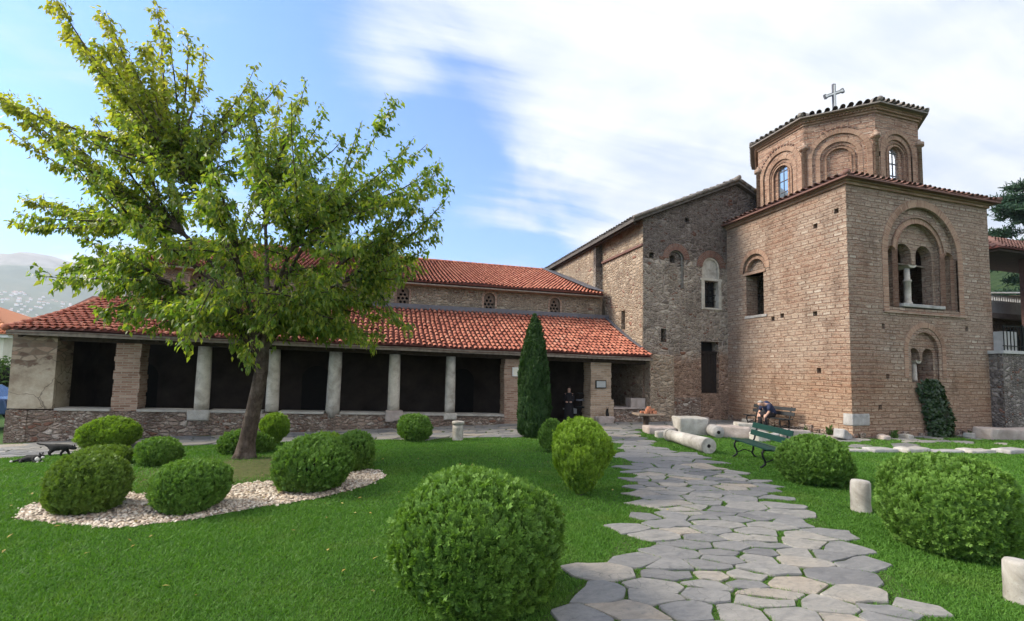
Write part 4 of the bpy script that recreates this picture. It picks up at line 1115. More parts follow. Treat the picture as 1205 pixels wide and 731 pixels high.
# cornice and roof
mb = MB()
for z0, z1, d in ((TZ-.12, TZ-.02, .06), (TZ-.02, TZ+.06, .13)):
    mb.box(TX0-d, TX1+d, TY0-d, TY0-.003 if d < 0 else TY0+.3, z0+.001, z1); mb.box(TX0-d, TX0+.3, TY0+.301, TY1+d, z0+.001, z1)
    mb.box(TX1-.3, TX1+d, TY0+.301, TY1+d, z0+.001, z1)
mb.build('cornice', M['arch'], tw)
OV = .30
ex0, ex1, ey0, ey1, ez = TX0-OV, TX1+OV, TY0-OV, TY1+OV, TZ+.09
DX, DY, DA = 19.82, 15.80, 2.90        # drum centre, apothem
rise = .36
run = 2.0
def S_front(u, v): return (ex0+(ex1-ex0)*u, ey0+run*v, ez+rise*run*v)
def S_left(u, v): return (ex0+run*v, ey1+(ey0-ey1)*u, ez+rise*run*v)
def S_right(u, v): return (ex1-run*v, ey0+(ey1-ey0)*u, ez+rise*run*v)
def hipin(w_): return lambda u, v: u*w_ > run*v*.98 and (1-u)*w_ > run*v*.98
mb = MB()
o_ = [(ex0, ey0, ez), (ex1, ey0, ez), (ex1, ey1, ez), (ex0, ey1, ez)]
i_ = [(ex0+run, ey0+run, ez+rise*run), (ex1-run, ey0+run, ez+rise*run), (ex1-run, ey1-run, ez+rise*run), (ex0+run, ey1-run, ez+rise*run)]
mb.add(o_+i_+[(x, y, z-.06) for x, y, z in o_], [(0,1,5,4),(1,2,6,5),(2,3,7,6),(3,0,4,7),(4,5,6,7),(0,8,9,1),(1,9,10,2),(2,10,11,3),(3,11,8,0),(8,11,10,9)])
rf = mb.build('roof', M['tile_old'], tw)
tiles(S_front, 31, 7, 'roof_tiles', M['tile_old'], rf, hipin(ex1-ex0), h=.08, wid=.66, jit=.02)
tiles(S_left, 32, 7, 'roof_tiles', M['tile_old'], rf, hipin(ey1-ey0), h=.08, wid=.66, jit=.02)
tiles(S_right, 28, 6, 'roof_tiles', M['tile_grey'], rf, hipin(ey1-ey0), h=.065, wid=.66, jit=.02)
for a, b in ((o_[0], i_[0]), (o_[1], i_[1])):
    mb = MB()
    for i in range(7):
        p, q = Vector(a).lerp(Vector(b), i/7), Vector(a).lerp(Vector(b), (i+1.1)/7)
        mb.tube([p+Vector((0, 0, .08)), q+Vector((0, 0, .06))], [.11, .09], 8, True)
    mb.build('hip_tiles', M['tile_old'], rf, True)
# drum
def octo(ap, z): 
    r = ap/cos(pi/8)
    return [(DX+r*cos(pi/8+k*pi/4), DY+r*sin(pi/8+k*pi/4), z) for k in range(8)]
DZ0, DZ1 = 9.0, 12.86
mb = MB(); mb.prism(octo(DA, DZ0), (0, 0, DZ1-DZ0))
drum = mb.build('drum', M['drum'], tw)
faces = {'left': (Vector((-1, 0, 0)), Vector((0, -1, 0))), 'mid': (Vector((-1, -1, 0)).normalized(), Vector((1, -1, 0)).normalized()), 'right': (Vector((0, -1, 0)), Vector((1, 0, 0))),
         'far': (Vector((1, -1, 0)).normalized(), Vector((1, 1, 0)).normalized())}
def Fd(nrm, tan_):
    o = Vector((DX, DY, 0))
    return lambda a, z, h: tuple(o+tan_*a+nrm*(DA+h)+Vector((0, 0, z)))
cs = [MB().prism(octo(DA-.8, DZ0+.3), (0, 0, DZ1-DZ0-.6))]
SPR = 11.05
for k, (nrm, tan_) in faces.items():
    fr_ = Fd(nrm, tan_)
    blind = k == 'mid'
    for hw, dp, zs in ((.92 if k != 'right' else .80, .05, SPR+.05), (.64, .10, SPR), (.42, .15, SPR-.05)) + (() if blind else ((.25, .34, SPR+.10),)):
        mb = MB(); mb.prism([fr_(a, z, .3) for a, z in arch_poly(-hw, hw, 9.4, zs)], -nrm*(.3+dp)); cs.append(mb)
    for sx in ((-1.05,) if k == 'right' else (1.05,)):
        mb = MB(); mb.prism([fr_(a, z, .2) for a, z in ((sx-.08, 10.85), (sx+.08, 10.85), (sx+.08, 11.03), (sx-.08, 11.03))], -nrm*.5); cs.append(mb)
cut(drum, cs)
for k, (nrm, tan_) in faces.items():
    fr_ = Fd(nrm, tan_); hw = .92 if k != 'right' else .80
    ar = arch_ring(fr_, -hw, hw, SPR+.05, .17, 9.5, .018, .05, M['arch'], 'drum_arch', tw)
    arch_ring(fr_, -.64, .64, SPR, .15, 9.5, -.038, .05, M['arch'], 'inner_arch', ar)
    arch_ring(fr_, -.42, .42, SPR-.05, .12, 9.5, -.088, .05, M['arch'], 'inner_arch', ar)
    if k in ('left', 'mid'):
        mb = MB()
        for t in np.linspace(.35*pi, .65*pi, 7) if k == 'mid' else np.linspace(.3*pi, .85*pi, 14):
            r_ = hw+.26
            p = Vector(fr_(r_*cos(t), SPR+.05+r_*sin(t), 0)); rad = tan_*cos(t)+Vector((0, 0, 1))*sin(t)
            mb.obox(p, tan_*sin(t)-Vector((0, 0, 1))*cos(t), nrm, rad, .045, .035, .035)
        mb.build('dentils', M['arch_dark'], ar)
    if k != 'mid':
        mb = MB(); mb.prism([fr_(a, z, -.22) for a, z in arch_poly(-.245, .245, 9.5, SPR+.10)], -nrm*.03)
        win = mb.build('drum_window', M['glass'] if k == 'left' else M['glass_pale'], ar)
        mb = MB()
        for z in (9.75, 10.25, 10.75, 11.2): mb.prism([fr_(a, zz_, -.195) for a, zz_ in ((-.22, z-.015), (.22, z-.015), (.22, z+.015), (-.22, z+.015))], -nrm*.03)
        mb.prism([fr_(a, zz_, -.198) for a, zz_ in ((-.012, 9.6), (.012, 9.6), (.012, 11.36), (-.012, 11.36))], -nrm*.02)
        mb.build('glazing_bars', M['lead'], ar)
for k in range(8):
    p = Vector(octo(DA+.01, 0)[k])
    mb = MB(); mb.lathe((p.x, p.y, 9.2), [(0, .09), (2.35, .09), (2.36, .17), (2.52, .17), (2.53, .08), (2.66, .06)], 10)
    mb.build('colonnette', M['oldbrick'], tw, True)
mb = MB()
for z0, z1, d in ((DZ1-.26, DZ1-.17, .05), (DZ1-.085, DZ1+.005, .16)): mb.prism(octo(DA+d, z0), (0, 0, z1-z0))
oc = octo(DA+.08, 0)
for k in range(8):
    a, b = Vector(oc[k]), Vector(oc[(k+1)%8])
    t = (b-a).normalized(); n_ = Vector((t.y, -t.x, 0))
    for i in range(20):
        p = a.lerp(b, (i+.5)/20); p.z = DZ1-.128
        mb.obox(p, (t+n_).normalized(), (n_-t).normalized(), (0, 0, 1), .05, .05, .041)
mb.build('drum_cornice', M['arch'], tw)
ro = octo(DA+.32, DZ1+.02); APEX = (20.15, 15.8, 14.15)
mb = MB(); mb.add(ro+[APEX]+[(x, y, z-.05) for x, y, z in ro], [(k, (k+1)%8, 8) for k in range(8)]+[(9+k, 9+(k+1)%8, (k+1)%8, k) for k in range(8)]+[tuple(range(16, 8, -1))])
rf = mb.build('drum_roof', M['tile_grey'], tw)
for k in range(8):
    a, b, c_ = Vector(ro[k]), Vector(ro[(k+1)%8]), Vector(APEX)
    def S_d(u, v, a=a, b=b, c_=c_):
        m_ = a.lerp(b, .5)+(c_-a.lerp(b, .5))*v
        return m_+(b-a)*(u-.5)+Vector((0, 0, .0))
    tiles(S_d, 10, 6, 'roof_tiles', M['tile_grey'], rf, lambda u, v: abs(u-.5)*2 < 1-v*.96, h=.11, wid=.66, jit=.025)
    mb = MB()
    for i in range(8):
        p, q = a.lerp(c_, i/8), a.lerp(c_, (i+1.1)/8)
        mb.tube([p+Vector((0, 0, .09)), q+Vector((0, 0, .07))], [.11, .09], 7, True)
    mb.build('hip_tiles', M['tile_grey'], rf, True)
# cross
cx_ = (20.22, 15.8)
cr_ = thing('cross', (cx_[0], cx_[1], 14.05), 'white metal cross with a dark outline on top of the drum roof', 'cross')
cd = Vector((cos(radians(-16)), sin(radians(-16)), 0)); cn = Vector((-cd.y, cd.x, 0))
def crossmb(wd, th, ext):
    mb = MB()
    mb.obox(Vector((cx_[0], cx_[1], 14.95)), cd, cn, (0, 0, 1), wd, th, .92+ext)
    ad = (cd+Vector((0, 0, .38))).normalized()
    mb.obox(Vector((cx_[0], cx_[1], 15.40)), ad, cn, ad.cross(cn), .50+ext, th*.9, wd)
    for s_ in (-1, 1):
        e = Vector((cx_[0], cx_[1], 15.40))+ad*s_*(.44+ext); mb.obox(e, ad, cn, ad.cross(cn), .05, th*.95, wd*1.6)
    return mb
crossmb(.068, .045, 0).build('outline', M['lead'], cr_)
crossmb(.034, .056, -.05).build('face', M['white'], cr_)

# ================================================================== planting
def frond_template():
    V = []; Fq = []; A = []
    def leaflet(bx, bz, dx, dz, l, wd, lift):
        d = np.array([dx, dz])/math.hypot(dx, dz); p = np.array([-d[1], d[0]])
        k = len(V)
        for s_, t in ((0, 0), (wd, .5), (0, 1.), (-wd, .5)):
            x = bx+d[0]*l*t+p[0]*s_; z = bz+d[1]*l*t+p[1]*s_
            V.append((x, lift*t*l-.25*z*z, z)); A.append(min(1, .55*z+.5*t))
        Fq.append((k, k+1, k+2, k+3))
    leaflet(0, .0, 0, 1, 1.0, .055, .0)
    for i, z in enumerate((.16, .30, .44, .58, .72)):
        l = .40*(1-.5*i/4)
        for sx in (-1, 1): leaflet(0, z, sx*.62, .80, l, .062, .18*(1 if i % 2 else -1))
    return np.array(V), np.array(Fq), np.array(A)
FV, FF, FA = frond_template()
def ortho(D, N_):
    """frames: Z along D, Y roughly along N_"""
    X = unit(np.cross(N_, D)); Y = np.cross(D, X)
    return X, Y, D
def bush(name, label, cx, cy, rx, h, n, fs, mat, shape='ball', group=None, seed=0, ry=None, upb=.55, stem=None, cat='bush', core=True, low=-.75):
    r = np.random.default_rng(100+seed)
    ry = ry or rx; zg = gzf(cx, cy)
    t = thing(name, (cx, cy, zg), label, cat, group)
    if shape == 'ball':
        u = r.uniform(low, 1, n); ph = r.uniform(0, 2*pi, n)
        rr = np.sqrt(1-u*u)
        N_ = np.stack([rr*np.cos(ph), rr*np.sin(ph), u], 1)
        e = np.sign(N_)*np.abs(N_)**np.array([.93, .93, .90])
        zc = h*.46; rz = h*.54
        lump = np.zeros(n)
        for k in range(26):
            d = unit(r.normal(size=(1, 3)))[0]; lump += r.normal(0, .030)*np.exp(12*(N_@d-1))*3
        ins = 1+.025-np.abs(r.normal(0, .095, n))+lump
        P = np.stack([e[:, 0]*rx*ins, e[:, 1]*ry*ins, zc+e[:, 2]*rz*ins], 1)
        P[:, 2] = np.maximum(P[:, 2], .02+.06*r.random(n))
    else:                       # upright body: profile of radius over height
        prof = shape
        v = r.random(n); ph = r.uniform(0, 2*pi, n)
        hz = np.interp(v, np.linspace(0, 1, 40), np.interp(np.linspace(0, 1, 40), *cumprof(prof)))
        rad = np.interp(hz, [p[0] for p in prof], [p[1] for p in prof])
        wob = 1+.06*np.sin(3*ph+9*hz+seed)+.05*np.sin(5*ph-14*hz)
        ins = (1-np.abs(r.normal(0, .09, n)))*wob
        P = np.stack([np.cos(ph)*rad*rx*ins, np.sin(ph)*rad*ry*ins, hz*h], 1)
        sl = np.gradient(np.array([p[1] for p in prof]), np.array([p[0] for p in prof]))*rx/h
        N_ = unit(np.stack([np.cos(ph), np.sin(ph), -np.interp(hz, [p[0] for p in prof], sl)], 1))
    D = unit(N_*.70+np.array([0, 0, upb*1.25])+r.normal(0, .30, (n, 3)))
    Yd = unit(N_+r.normal(0, .55, (n, 3)))
    X, Y, Z = ortho(D, Yd)
    S = fs*np.where(r.random(n) < .03, 1.9, r.uniform(.6, 1.5, n))
    P = P-D*S[:, None]*.55
    P[:, 2] += np.clip(-P[:, 2]+.01, 0, 1)
    W = P+np.array([cx, cy, zg])
    Vv, Ff = scatter(FV, FF, W, X, Y, Z, S)
    Vv[:, 2] = np.maximum(Vv[:, 2], zg+.005)
    fast_mesh('foliage', Vv, Ff, mat, t, np.tile(FA, n))
    mb = MB()
    if shape == 'ball':
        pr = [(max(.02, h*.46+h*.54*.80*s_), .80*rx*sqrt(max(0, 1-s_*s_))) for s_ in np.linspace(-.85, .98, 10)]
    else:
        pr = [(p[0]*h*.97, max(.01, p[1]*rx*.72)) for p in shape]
    mb.lathe((cx, cy, zg), pr, 14); mb.build('branches', M['core'], t, True)  # solid dark body, paints the shaded gaps behind the sprays
    if stem:
        mb = MB(); mb.tube([(cx, cy, zg-.05), (cx+.01, cy, zg+stem[1])], [stem[0]*1.3, stem[0]], 8); mb.build('stem', M['bark'], t, True)
    return t
def cumprof(prof):
    z = np.linspace(0, 1, 40); rr = np.interp(z, [p[0] for p in prof], [p[1] for p in prof])+.03
    c = np.concatenate([[0], np.cumsum(rr[:-1])]); return c/c[-1], z
EGG = [(.06, .16), (.15, .42), (.28, .70), (.45, .93), (.62, 1.0), (.78, .90), (.90, .66), (.97, .36), (1., .08)]
CYP = [(.02, .70), (.08, .92), (.2, 1.0), (.4, .96), (.6, .84), (.75, .66), (.88, .42), (.95, .24), (1., .04)]
GB = 'clipped thuja bushes in the lawn and the gravel bed'
bush('thuja_bush', 'largest clipped round bush, at the front edge of the lawn beside the path', 0.92, 4.24, 0.73, 1.12, 14260, 0.118, M['thuja'], seed=1, group=GB)
bush('thuja_bush', 'broad clipped bush on the right lawn beside a low white stone stump', 6.84, 4.06, 0.655, 1.11, 13640, 0.127, M['thuja'], seed=2, group=GB)
bush('thuja_bush', 'round dark green bush in front of the green bench', 8.29, 7.09, 0.59, 0.90, 7440, 0.123, M['thuja'], seed=3, group=GB)
bush('thuja_bush', 'bright lime green egg shaped bush on a short stem beside the path', 3.40, 7.29, 0.51, 1.27, 6448, 0.126, M['thuja_gold'], EGG, seed=4, group=GB, upb=1.2, stem=(.05, .3))
bush('thuja_bush', 'dark round bush half hidden behind the lime green egg shaped bush', 4.45, 11.32, 0.31, 0.82, 2728, 0.109, M['thuja'], seed=5, group=GB)
bush('columnar_cypress', 'tall narrow dark green cypress in front of the portico', 4.82, 13.91, 0.53, 3.87, 6800, 0.170, M['cypress'], CYP, seed=6, upb=1.3, cat='cypress')
bush('thuja_bush', 'small round bush alone on the far lawn in front of the white columns', 1.16, 14.21, 0.53, 0.76, 3224, 0.126, M['thuja'], seed=7, group=GB)
bush('thuja_bush', 'wide yellowish green bush before the left end of the portico', -6.97, 15.35, 0.68, 0.81, 4464, 0.143, M['thuja_gold'], seed=8, group=GB)
bush('thuja_bush', 'low olive green bush behind the front left bush', -5.55, 11.97, 0.49, 0.37, 2480, 0.126, M['thuja_olive'], seed=9, group=GB)
bush('thuja_bush', 'dark green bush at the back of the bed, left of the tree', -4.39, 11.61, 0.41, 0.57, 2976, 0.118, M['thuja'], seed=10, group=GB)
bush('thuja_bush', 'rounded olive green bush at the left end of the white gravel', -3.84, 8.04, 0.47, 0.76, 6448, 0.105, M['thuja_olive'], seed=11, group=GB)
bush('thuja_bush', 'round green bush in the middle of the white gravel', -2.52, 7.81, 0.49, 0.67, 6448, 0.101, M['thuja'], seed=12, group=GB)
bush('thuja_bush', 'round bush in the gravel to the right of the tree trunk', -1.01, 8.65, 0.61, 0.87, 6448, 0.105, M['thuja'], seed=13, group=GB)
bush('thuja_bush', 'bush at the right tip of the gravel bed behind a larger one', -0.40, 10.09, 0.41, 0.74, 3224, 0.109, M['thuja'], seed=14, group=GB)
bush('thuja_bush', 'lime topped bush hidden behind the pair right of the trunk', -1.00, 10.80, 0.48, 0.69, 2976, 0.109, M['thuja_gold'], seed=15, group=GB)
bush('thuja_bush', 'small upright lime green bush by the pavement behind the tree', -2.71, 14.52, 0.38, 0.87, 2728, 0.126, M['thuja_gold'], EGG, seed=16, group=GB, upb=1.1)
bush('thuja_bush', 'round dark bush directly behind the tree trunk', -3.12, 13.14, 0.57, 0.55, 3224, 0.118, M['thuja'], seed=17, group=GB)

# ---- the cherry tree
tree = thing('cherry_tree', (-2.81, 12.0, gzf(-2.81, 12)), 'spreading broadleaf tree with yellow green leaves standing in the gravel bed', 'tree')
TB = [(-2.84, 12.0, -.12), (-2.83, 12.0, .05), (-2.80, 11.98, .35), (-2.72, 11.94, .9), (-2.62, 11.88, 1.5), (-2.56, 11.84, 1.95), (-2.55, 11.82, 2.35), (-2.62, 11.8, 2.75)]
TR = [.30, .215, .175, .158, .150, .142, .132, .12]
mb = MB(); mb.tube(TB, TR, 18, True, .07)
mb.build('trunk', M['bark'], tree, True)
F0 = np.array([-2.60, 11.80, 2.65])
RIGHT = np.array([cos(TH), -sin(TH), 0]); FWD = np.array([sin(TH), cos(TH), 0]); UPV = np.array([0, 0, 1.])
TIPS = [  # across, up, deep (metres from the fork) of the long shoots
 (-3.14, 8.21, 0.2), (-3.45, 7.31, -0.8), (-4.38, 7.95, 0.1), (-4.89, 7.21, 0.6), (-4.43, 6.47, 1.3), (-6.08, 5.88, 0.3), (-5.46, 5.30, -0.9), (-5.87, 3.40, 0.5), (-5.92, 2.65, -0.2), (-5.15, 2.10, 0.9),
 (-4.22, 1.50, -0.6), (-2.27, 7.42, 0.7), (-1.65, 6.89, -0.7), (-0.93, 6.47, 0.5), (0.10, 6.36, 0.1), (0.55, 6.47, 0.4), (1.00, 5.51, 0.9), (0.30, 5.19, -1.2), (1.60, 5.04, 0.3), (2.30, 5.04, -0.5), (2.90, 4.45, 0.7),
 (3.70, 4.77, 0), (3.95, 4.45, 0.3), (4.30, 3.40, -0.3), (3.90, 2.70, 0.6), (3.60, 1.50, -0.4), (3.00, 0.75, 0.6), (2.20, 0.40, -0.7), (1.10, 0.25, 0.9), (-1.24, 0.40, -1.1), (-2.47, 0.75, 0.7), (-3.30, 1.00, -0.5), (0.40, 0.15, -0.6), (1.70, 0.20, 0.1), (-0.62, 0.30, 0.6),
 (-2.47, 5.72, -1.9), (-0.62, 5.51, 1.9), (1.50, 3.92, -2.1), (2.60, 3.10, 1.9), (-3.60, 4.24, -2), (-3.71, 3.82, 2.1), (0.30, 3.20, -2.6), (0.60, 3.50, 2.6), (-1.75, 3.00, -2.5), (-2.06, 3.00, 2.6), (2.80, 1.80, -1.7), (2.90, 1.90, 1.7)]
r = np.random.default_rng(5)
tips = [np.array(t) for t in TIPS]
for t in TIPS:
    for q in range(4):
        k = r.uniform(.55, 1.0)
        tips.append(np.array([t[0]*k+r.normal(0, .50), t[1]*k+r.normal(0, .40)+.1, t[2]*k+r.normal(0, .9)]))
for q in range(105):
    ang = r.uniform(0, 2*pi); rad_ = r.uniform(.5, 3.4)
    tips.append(np.array([rad_*cos(ang)*.95-.4, 3.6*r.random()**1.5*(1-.1*rad_)+.2, rad_*sin(ang)*.7]))
limb = MB(); leafP = []; leafD = []
def bez(p0, c1, c2, p3, t):
    t = np.asarray(t)[..., None]
    return (1-t)**3*p0+3*(1-t)**2*t*c1+3*(1-t)*t**2*c2+t**3*p3
W_ = lambda tp: F0+RIGHT*tp[0]+UPV*tp[1]+FWD*tp[2]
# main limbs leave the trunk at different heights; every shoot leaves the limb nearest to its own direction
LIMBS = [(-2.3, 2.7, .2), (-1.5, 3.6, -.6), (-.35, 3.4, .5), (1.1, 2.7, .1), (1.9, 1.7, .5), (-2.3, 1.5, -.7), (.2, 1.9, -1.5), (-.4, 1.9, 1.6), (1.2, 2.0, -1.1), (-1.4, 2.6, 1.4), (1.5, 2.3, 1.2), (1.0, .9, -.6), (-1.2, .9, -.5), (-2.0, 2.2, -1.2)]
paths = []
for i, lt in enumerate(LIMBS):
    lt = np.array(lt, float); T = W_(lt); s0 = F0+np.array([0, 0, -.35+.10*(i % 5)]); ln = np.linalg.norm(T-s0)
    h_ = np.array([T[0]-s0[0], T[1]-s0[1], 0]); c1 = s0+h_*.22+UPV*.42*(T[2]-s0[2])+r.normal(0, .08, 3); c2 = s0+h_*.62+UPV*.74*(T[2]-s0[2])+r.normal(0, .12, 3)
    ts = np.linspace(0, 1, 12); B = bez(s0, c1, c2, T, ts); paths.append((s0, c1, c2, T, lt))
    limb.tube([tuple(p) for p in B], [.060*(1-t)**.75+.016 for t in ts], 8, True, .08)
def leafy(b, dr, k):
    side = unit(np.cross(dr, r.normal(size=3))[None])[0]
    tl = r.uniform(.14, .55)*k
    td = unit((dr*.75+side*.9+UPV*.12)[None])[0]
    e = b+td*tl
    if r.random() < .4: limb.tube([tuple(b), tuple(e)], [.006, .003], 3, False)
    m_ = int(6+tl*(29 if b[2] < 4.4 else 23))
    for z in range(m_):
        leafP.append(b+td*tl*r.random()+r.normal(0, .045, 3)); leafD.append(td*.5+unit(r.normal(size=(1, 3)))[0]*.5+np.array([0, 0, -.8]))
for ti, tp in enumerate(tips):
    T = W_(tp); main = ti < len(TIPS)*2
    best = None
    for (s0, c1, c2, TT, lt) in paths:
        for t0 in (.2, .35, .5, .65, .8, .92):
            p = bez(s0, c1, c2, TT, t0); v_ = T-p; d_ = np.linalg.norm(v_)
            cost = d_+(1.2 if v_[2] < -.2 else 0)+.25*(1-t0)+r.uniform(0, .6)
            if best is None or cost < best[0]: best = (cost, p, 3*(1-t0)**2*(c1-s0)+6*(1-t0)*t0*(c2-c1)+3*t0*t0*(TT-c2), d_, t0)
    _, p0, dr0, ln, t0 = best
    if ln < .4: continue
    dr0 = unit(dr0[None])[0]
    c1 = p0+dr0*ln*.30+r.normal(0, .06, 3); droop = max(0, 1-tp[1]/2.0)
    c2 = p0+(T-p0)*.66+UPV*(.12*ln*droop-.09*ln*(1-droop))+r.normal(0, .06, 3)
    ts = np.linspace(0, 1, 9); B = bez(p0, c1, c2, T, ts); r0 = (.034 if main else .022)
    limb.tube([tuple(p) for p in B], [max(.005, r0*(1-t)**.9+.005) for t in ts], 5, False)
    for q in range(int(ln*(9.5 if main else 10))):
        t = r.uniform(.16, 1.0)**.85
        b = bez(p0, c1, c2, T, t); dr = unit((3*(1-t)**2*(c1-p0)+6*(1-t)*t*(c2-c1)+3*t*t*(T-c2))[None])[0]
        leafy(b, dr, (1.0-.62*t) if main else (1.15-.6*t))
    for q in range(int(ln*14)):
        t = r.uniform(.3, 1.0)
        leafP.append(bez(p0, c1, c2, T, t)+r.normal(0, .03, 3)); leafD.append(unit(r.normal(size=(1, 3)))[0]*.8+np.array([0, 0, -.7]))
for (s0, c1, c2, TT, lt) in paths:
    for q in range(12):
        t = r.uniform(.25, .85)
        leafy(bez(s0, c1, c2, TT, t), unit(r.normal(size=(1, 3)))[0], 1.1)
leafP = np.array(leafP); leafD = unit(np.array(leafD)); n = len(leafP)
print('leaves', n)
limb.build('limbs', M['bark'], tree, True, flip_fix=False)
LV = np.array([(0, 0, 0), (.20, .05, .30), (.235, .06, .55), (0, -.06, 1.0), (-.235, .06, .55), (-.20, .05, .30), (0, -.02, .5)])
LF = np.array([(0, 1, 2, 6), (6, 2, 3, 3), (6, 3, 4, 4), (0, 6, 4, 5)])
LV = np.array([(0, 0, 0), (.23, .07, .38), (0, -.07, 1.0), (-.23, .07, .38), (0, 0, .42)])
LF = np.array([(0, 1, 4), (4, 1, 2), (4, 2, 3), (0, 4, 3)])
Yn = unit(np.array([0, 0, 1.])+r.normal(0, .7, (n, 3)))
X, Y, Z = ortho(leafD, Yn)
Vv, Ff = scatter(LV, LF, leafP, X, Y, Z, r.uniform(.088, .165, n))
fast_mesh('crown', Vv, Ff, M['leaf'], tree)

# ---- grass
def grass_blades(name, n_list, region_ok, seed, hk=1.):
    r = np.random.default_rng(seed); Vs = []
    for (d0, d1, dens) in n_list:
        a = 1.42
        area = a*(d1*d1-d0*d0); n = int(area*dens)
        dz = np.sqrt(r.uniform(d0*d0, d1*d1, n)); xx = r.uniform(-a, a, n)*dz
        x = RIGHT[0]*xx+FWD[0]*dz; y = RIGHT[1]*xx+FWD[1]*dz
        ok = region_ok(x, y); x, y = x[ok], y[ok]; n = len(x)
        if not n: continue
        dist = np.hypot(x, y); z = gz(x, y)
        pat = .75+.5*np.sin(x*1.7+np.sin(y*2.3)*1.3)*np.sin(y*1.9+x*.6)
        hh = hk*r.uniform(.012, .032, n)*(.8+.35*pat)*(1+.03*dist); wd = .0022+.00075*dist
        ang = r.uniform(0, 2*pi, n); lean = r.normal(0, .75, (n, 2))*hh[:, None]
        ax = np.cos(ang)*wd; ay = np.sin(ang)*wd
        A = np.stack([x-ax, y-ay, z], 1); B = np.stack([x+ax, y+ay, z], 1); Cc = np.stack([x+lean[:, 0], y+lean[:, 1], z+hh], 1)
        Vs.append(np.stack([A, B, Cc], 1).reshape(-1, 3))
    V = np.concatenate(Vs); F = np.arange(len(V)).reshape(-1, 3)
    print(name, len(F))
    return fast_mesh(name, V, F, M['grass'])
def in_stones(x, y, polys):
    res = np.zeros(len(x), bool)
    for p in polys:
        p = np.array(p); lo, hi = p.min(0), p.max(0)
        c_ = (x > lo[0]) & (x < hi[0]) & (y > lo[1]) & (y < hi[1]) & ~res
        if c_.any():
            ii = np.nonzero(c_)[0]; res[ii] = pip(x[ii], y[ii], p)
    return res
LAWN = [(-30, -1), (20, -1), (40, 2), (40, 7.2), (23, 7.6), (23, 10.9), (15.6, 11.5), (14.2, 11.7), (13.3, 12.2), (9.3, 15.0), (7.2, 14.12), (4.4, 14.05), (2., 14.2), (-.25, 14.7), (-2.65, 15.1), (-5.79, 14.9), (-8.45, 13.95), (-13, 13.6), (-30, 13)]
def lawn_ok(x, y):
    return pip(x, y, LAWN) & ~(pip(x, y, PATH) & (np.sin(x*53.1+y*91.7) < -.1)) & ~pip(x, y, GRAVEL) & ~in_stones(x, y, strip_polys) & ~in_stones(x, y, path_polys)
go_ = grass_blades('lawn_grass', [(2.2, 4.5, 8500), (4.5, 7, 5600), (7, 10, 2800), (10, 14, 1400), (14, 22, 600)], lawn_ok, 21)
tag(go_, 'short mown green grass of the churchyard lawn', 'grass', kind='stuff')
def joint_ok(x, y):
    k = pip(x, y, PATH) & ((np.sin(x*2.9+1.3*np.sin(y*2.1))+np.sin(y*3.3+x)) > -1.5)
    out_ = np.zeros(len(x), bool); ii = np.nonzero(k)[0]
    out_[ii] = ~in_stones(x[ii], y[ii], path_polys)
    return out_
jo = grass_blades('joint_grass', [(2.2, 5, 2500), (5, 8, 1500), (8, 14, 700)], joint_ok, 22, .85)
tag(jo, 'grass and moss growing in the joints between flagstones', 'grass', kind='stuff')

# ---- yellow leaves fallen from the tree
r = np.random.default_rng(91); n = 260
px = r.normal(-2.2, 3.0, n); py = r.normal(9.0, 2.6, n); k = pip(px, py, LAWN) & (py > 3); px, py = px[k], py[k]; n = len(px)
D = unit(np.stack([r.normal(size=n), r.normal(size=n), r.normal(0, .25, n)], 1)); X, Y, Z = ortho(D, unit(np.array([0, 0, 1.])+r.normal(0, .3, (n, 3))))
FLV = np.array([(0, 0, 0), (.23, .07, .38), (0, -.07, 1.0), (-.23, .07, .38), (0, 0, .42)]); FLF = np.array([(0, 1, 4), (4, 1, 2), (4, 2, 3), (0, 4, 3)])
Vv, Ff = scatter(FLV, FLF, np.stack([px, py, gz(px, py)+.035], 1), X, Y, Z, r.uniform(.035, .075, n))
tag(fast_mesh('fallen_leaves', Vv, Ff, M['dryleaf']), 'small yellow leaves fallen on the lawn', 'leaves', kind='stuff')
# ---- gravel
r = np.random.default_rng(31)
n = 15000
px = r.uniform(-4.9, .4, n); py = r.uniform(7.0, 10.2, n); ok = pip(px+r.normal(0, .035, n), py+r.normal(0, .035, n), GRAVEL)
px, py = px[ok], py[ok]; n = len(px)
pz = gz(px, py)+.02+np.array([bed_rise(a, b) for a, b in zip(px, py)])
PV = np.array([(1, 0, 0), (.3, .9, 0), (-.9, .35, 0), (-.5, -.85, 0), (.6, -.7, .1), (.1, 0, .7), (0, 0, -.6)])
PF = np.array([(0, 1, 5), (1, 2, 5), (2, 3, 5), (3, 4, 5), (4, 0, 5)])
a = r.uniform(0, 2*pi, n); tz = unit(np.stack([r.normal(0, .35, n), r.normal(0, .35, n), np.ones(n)], 1))
X0_ = np.stack([np.cos(a), np.sin(a), np.zeros(n)], 1); Yv = unit(np.cross(tz, X0_)); Xv = np.cross(Yv, tz)
Vv, Ff = scatter(PV, PF, np.stack([px, py, pz], 1), Xv, Yv, tz, r.uniform(.012, .034, n))
tag(fast_mesh('white_gravel', Vv, Ff, M['pebble']), 'white pebbles spread round the bushes of the bed', 'gravel', kind='stuff')
# taller weeds round the trunk and along the bed
def bed_ok(x, y): return pip(x, y, BED) & ~pip(x, y, GRAVEL)
wo = grass_blades('bed_grass', [(7, 10, 900), (10, 14, 700)], bed_ok, 23, 1.9)
tag(wo, 'thin longer grass round the foot of the tree', 'grass', kind='stuff')

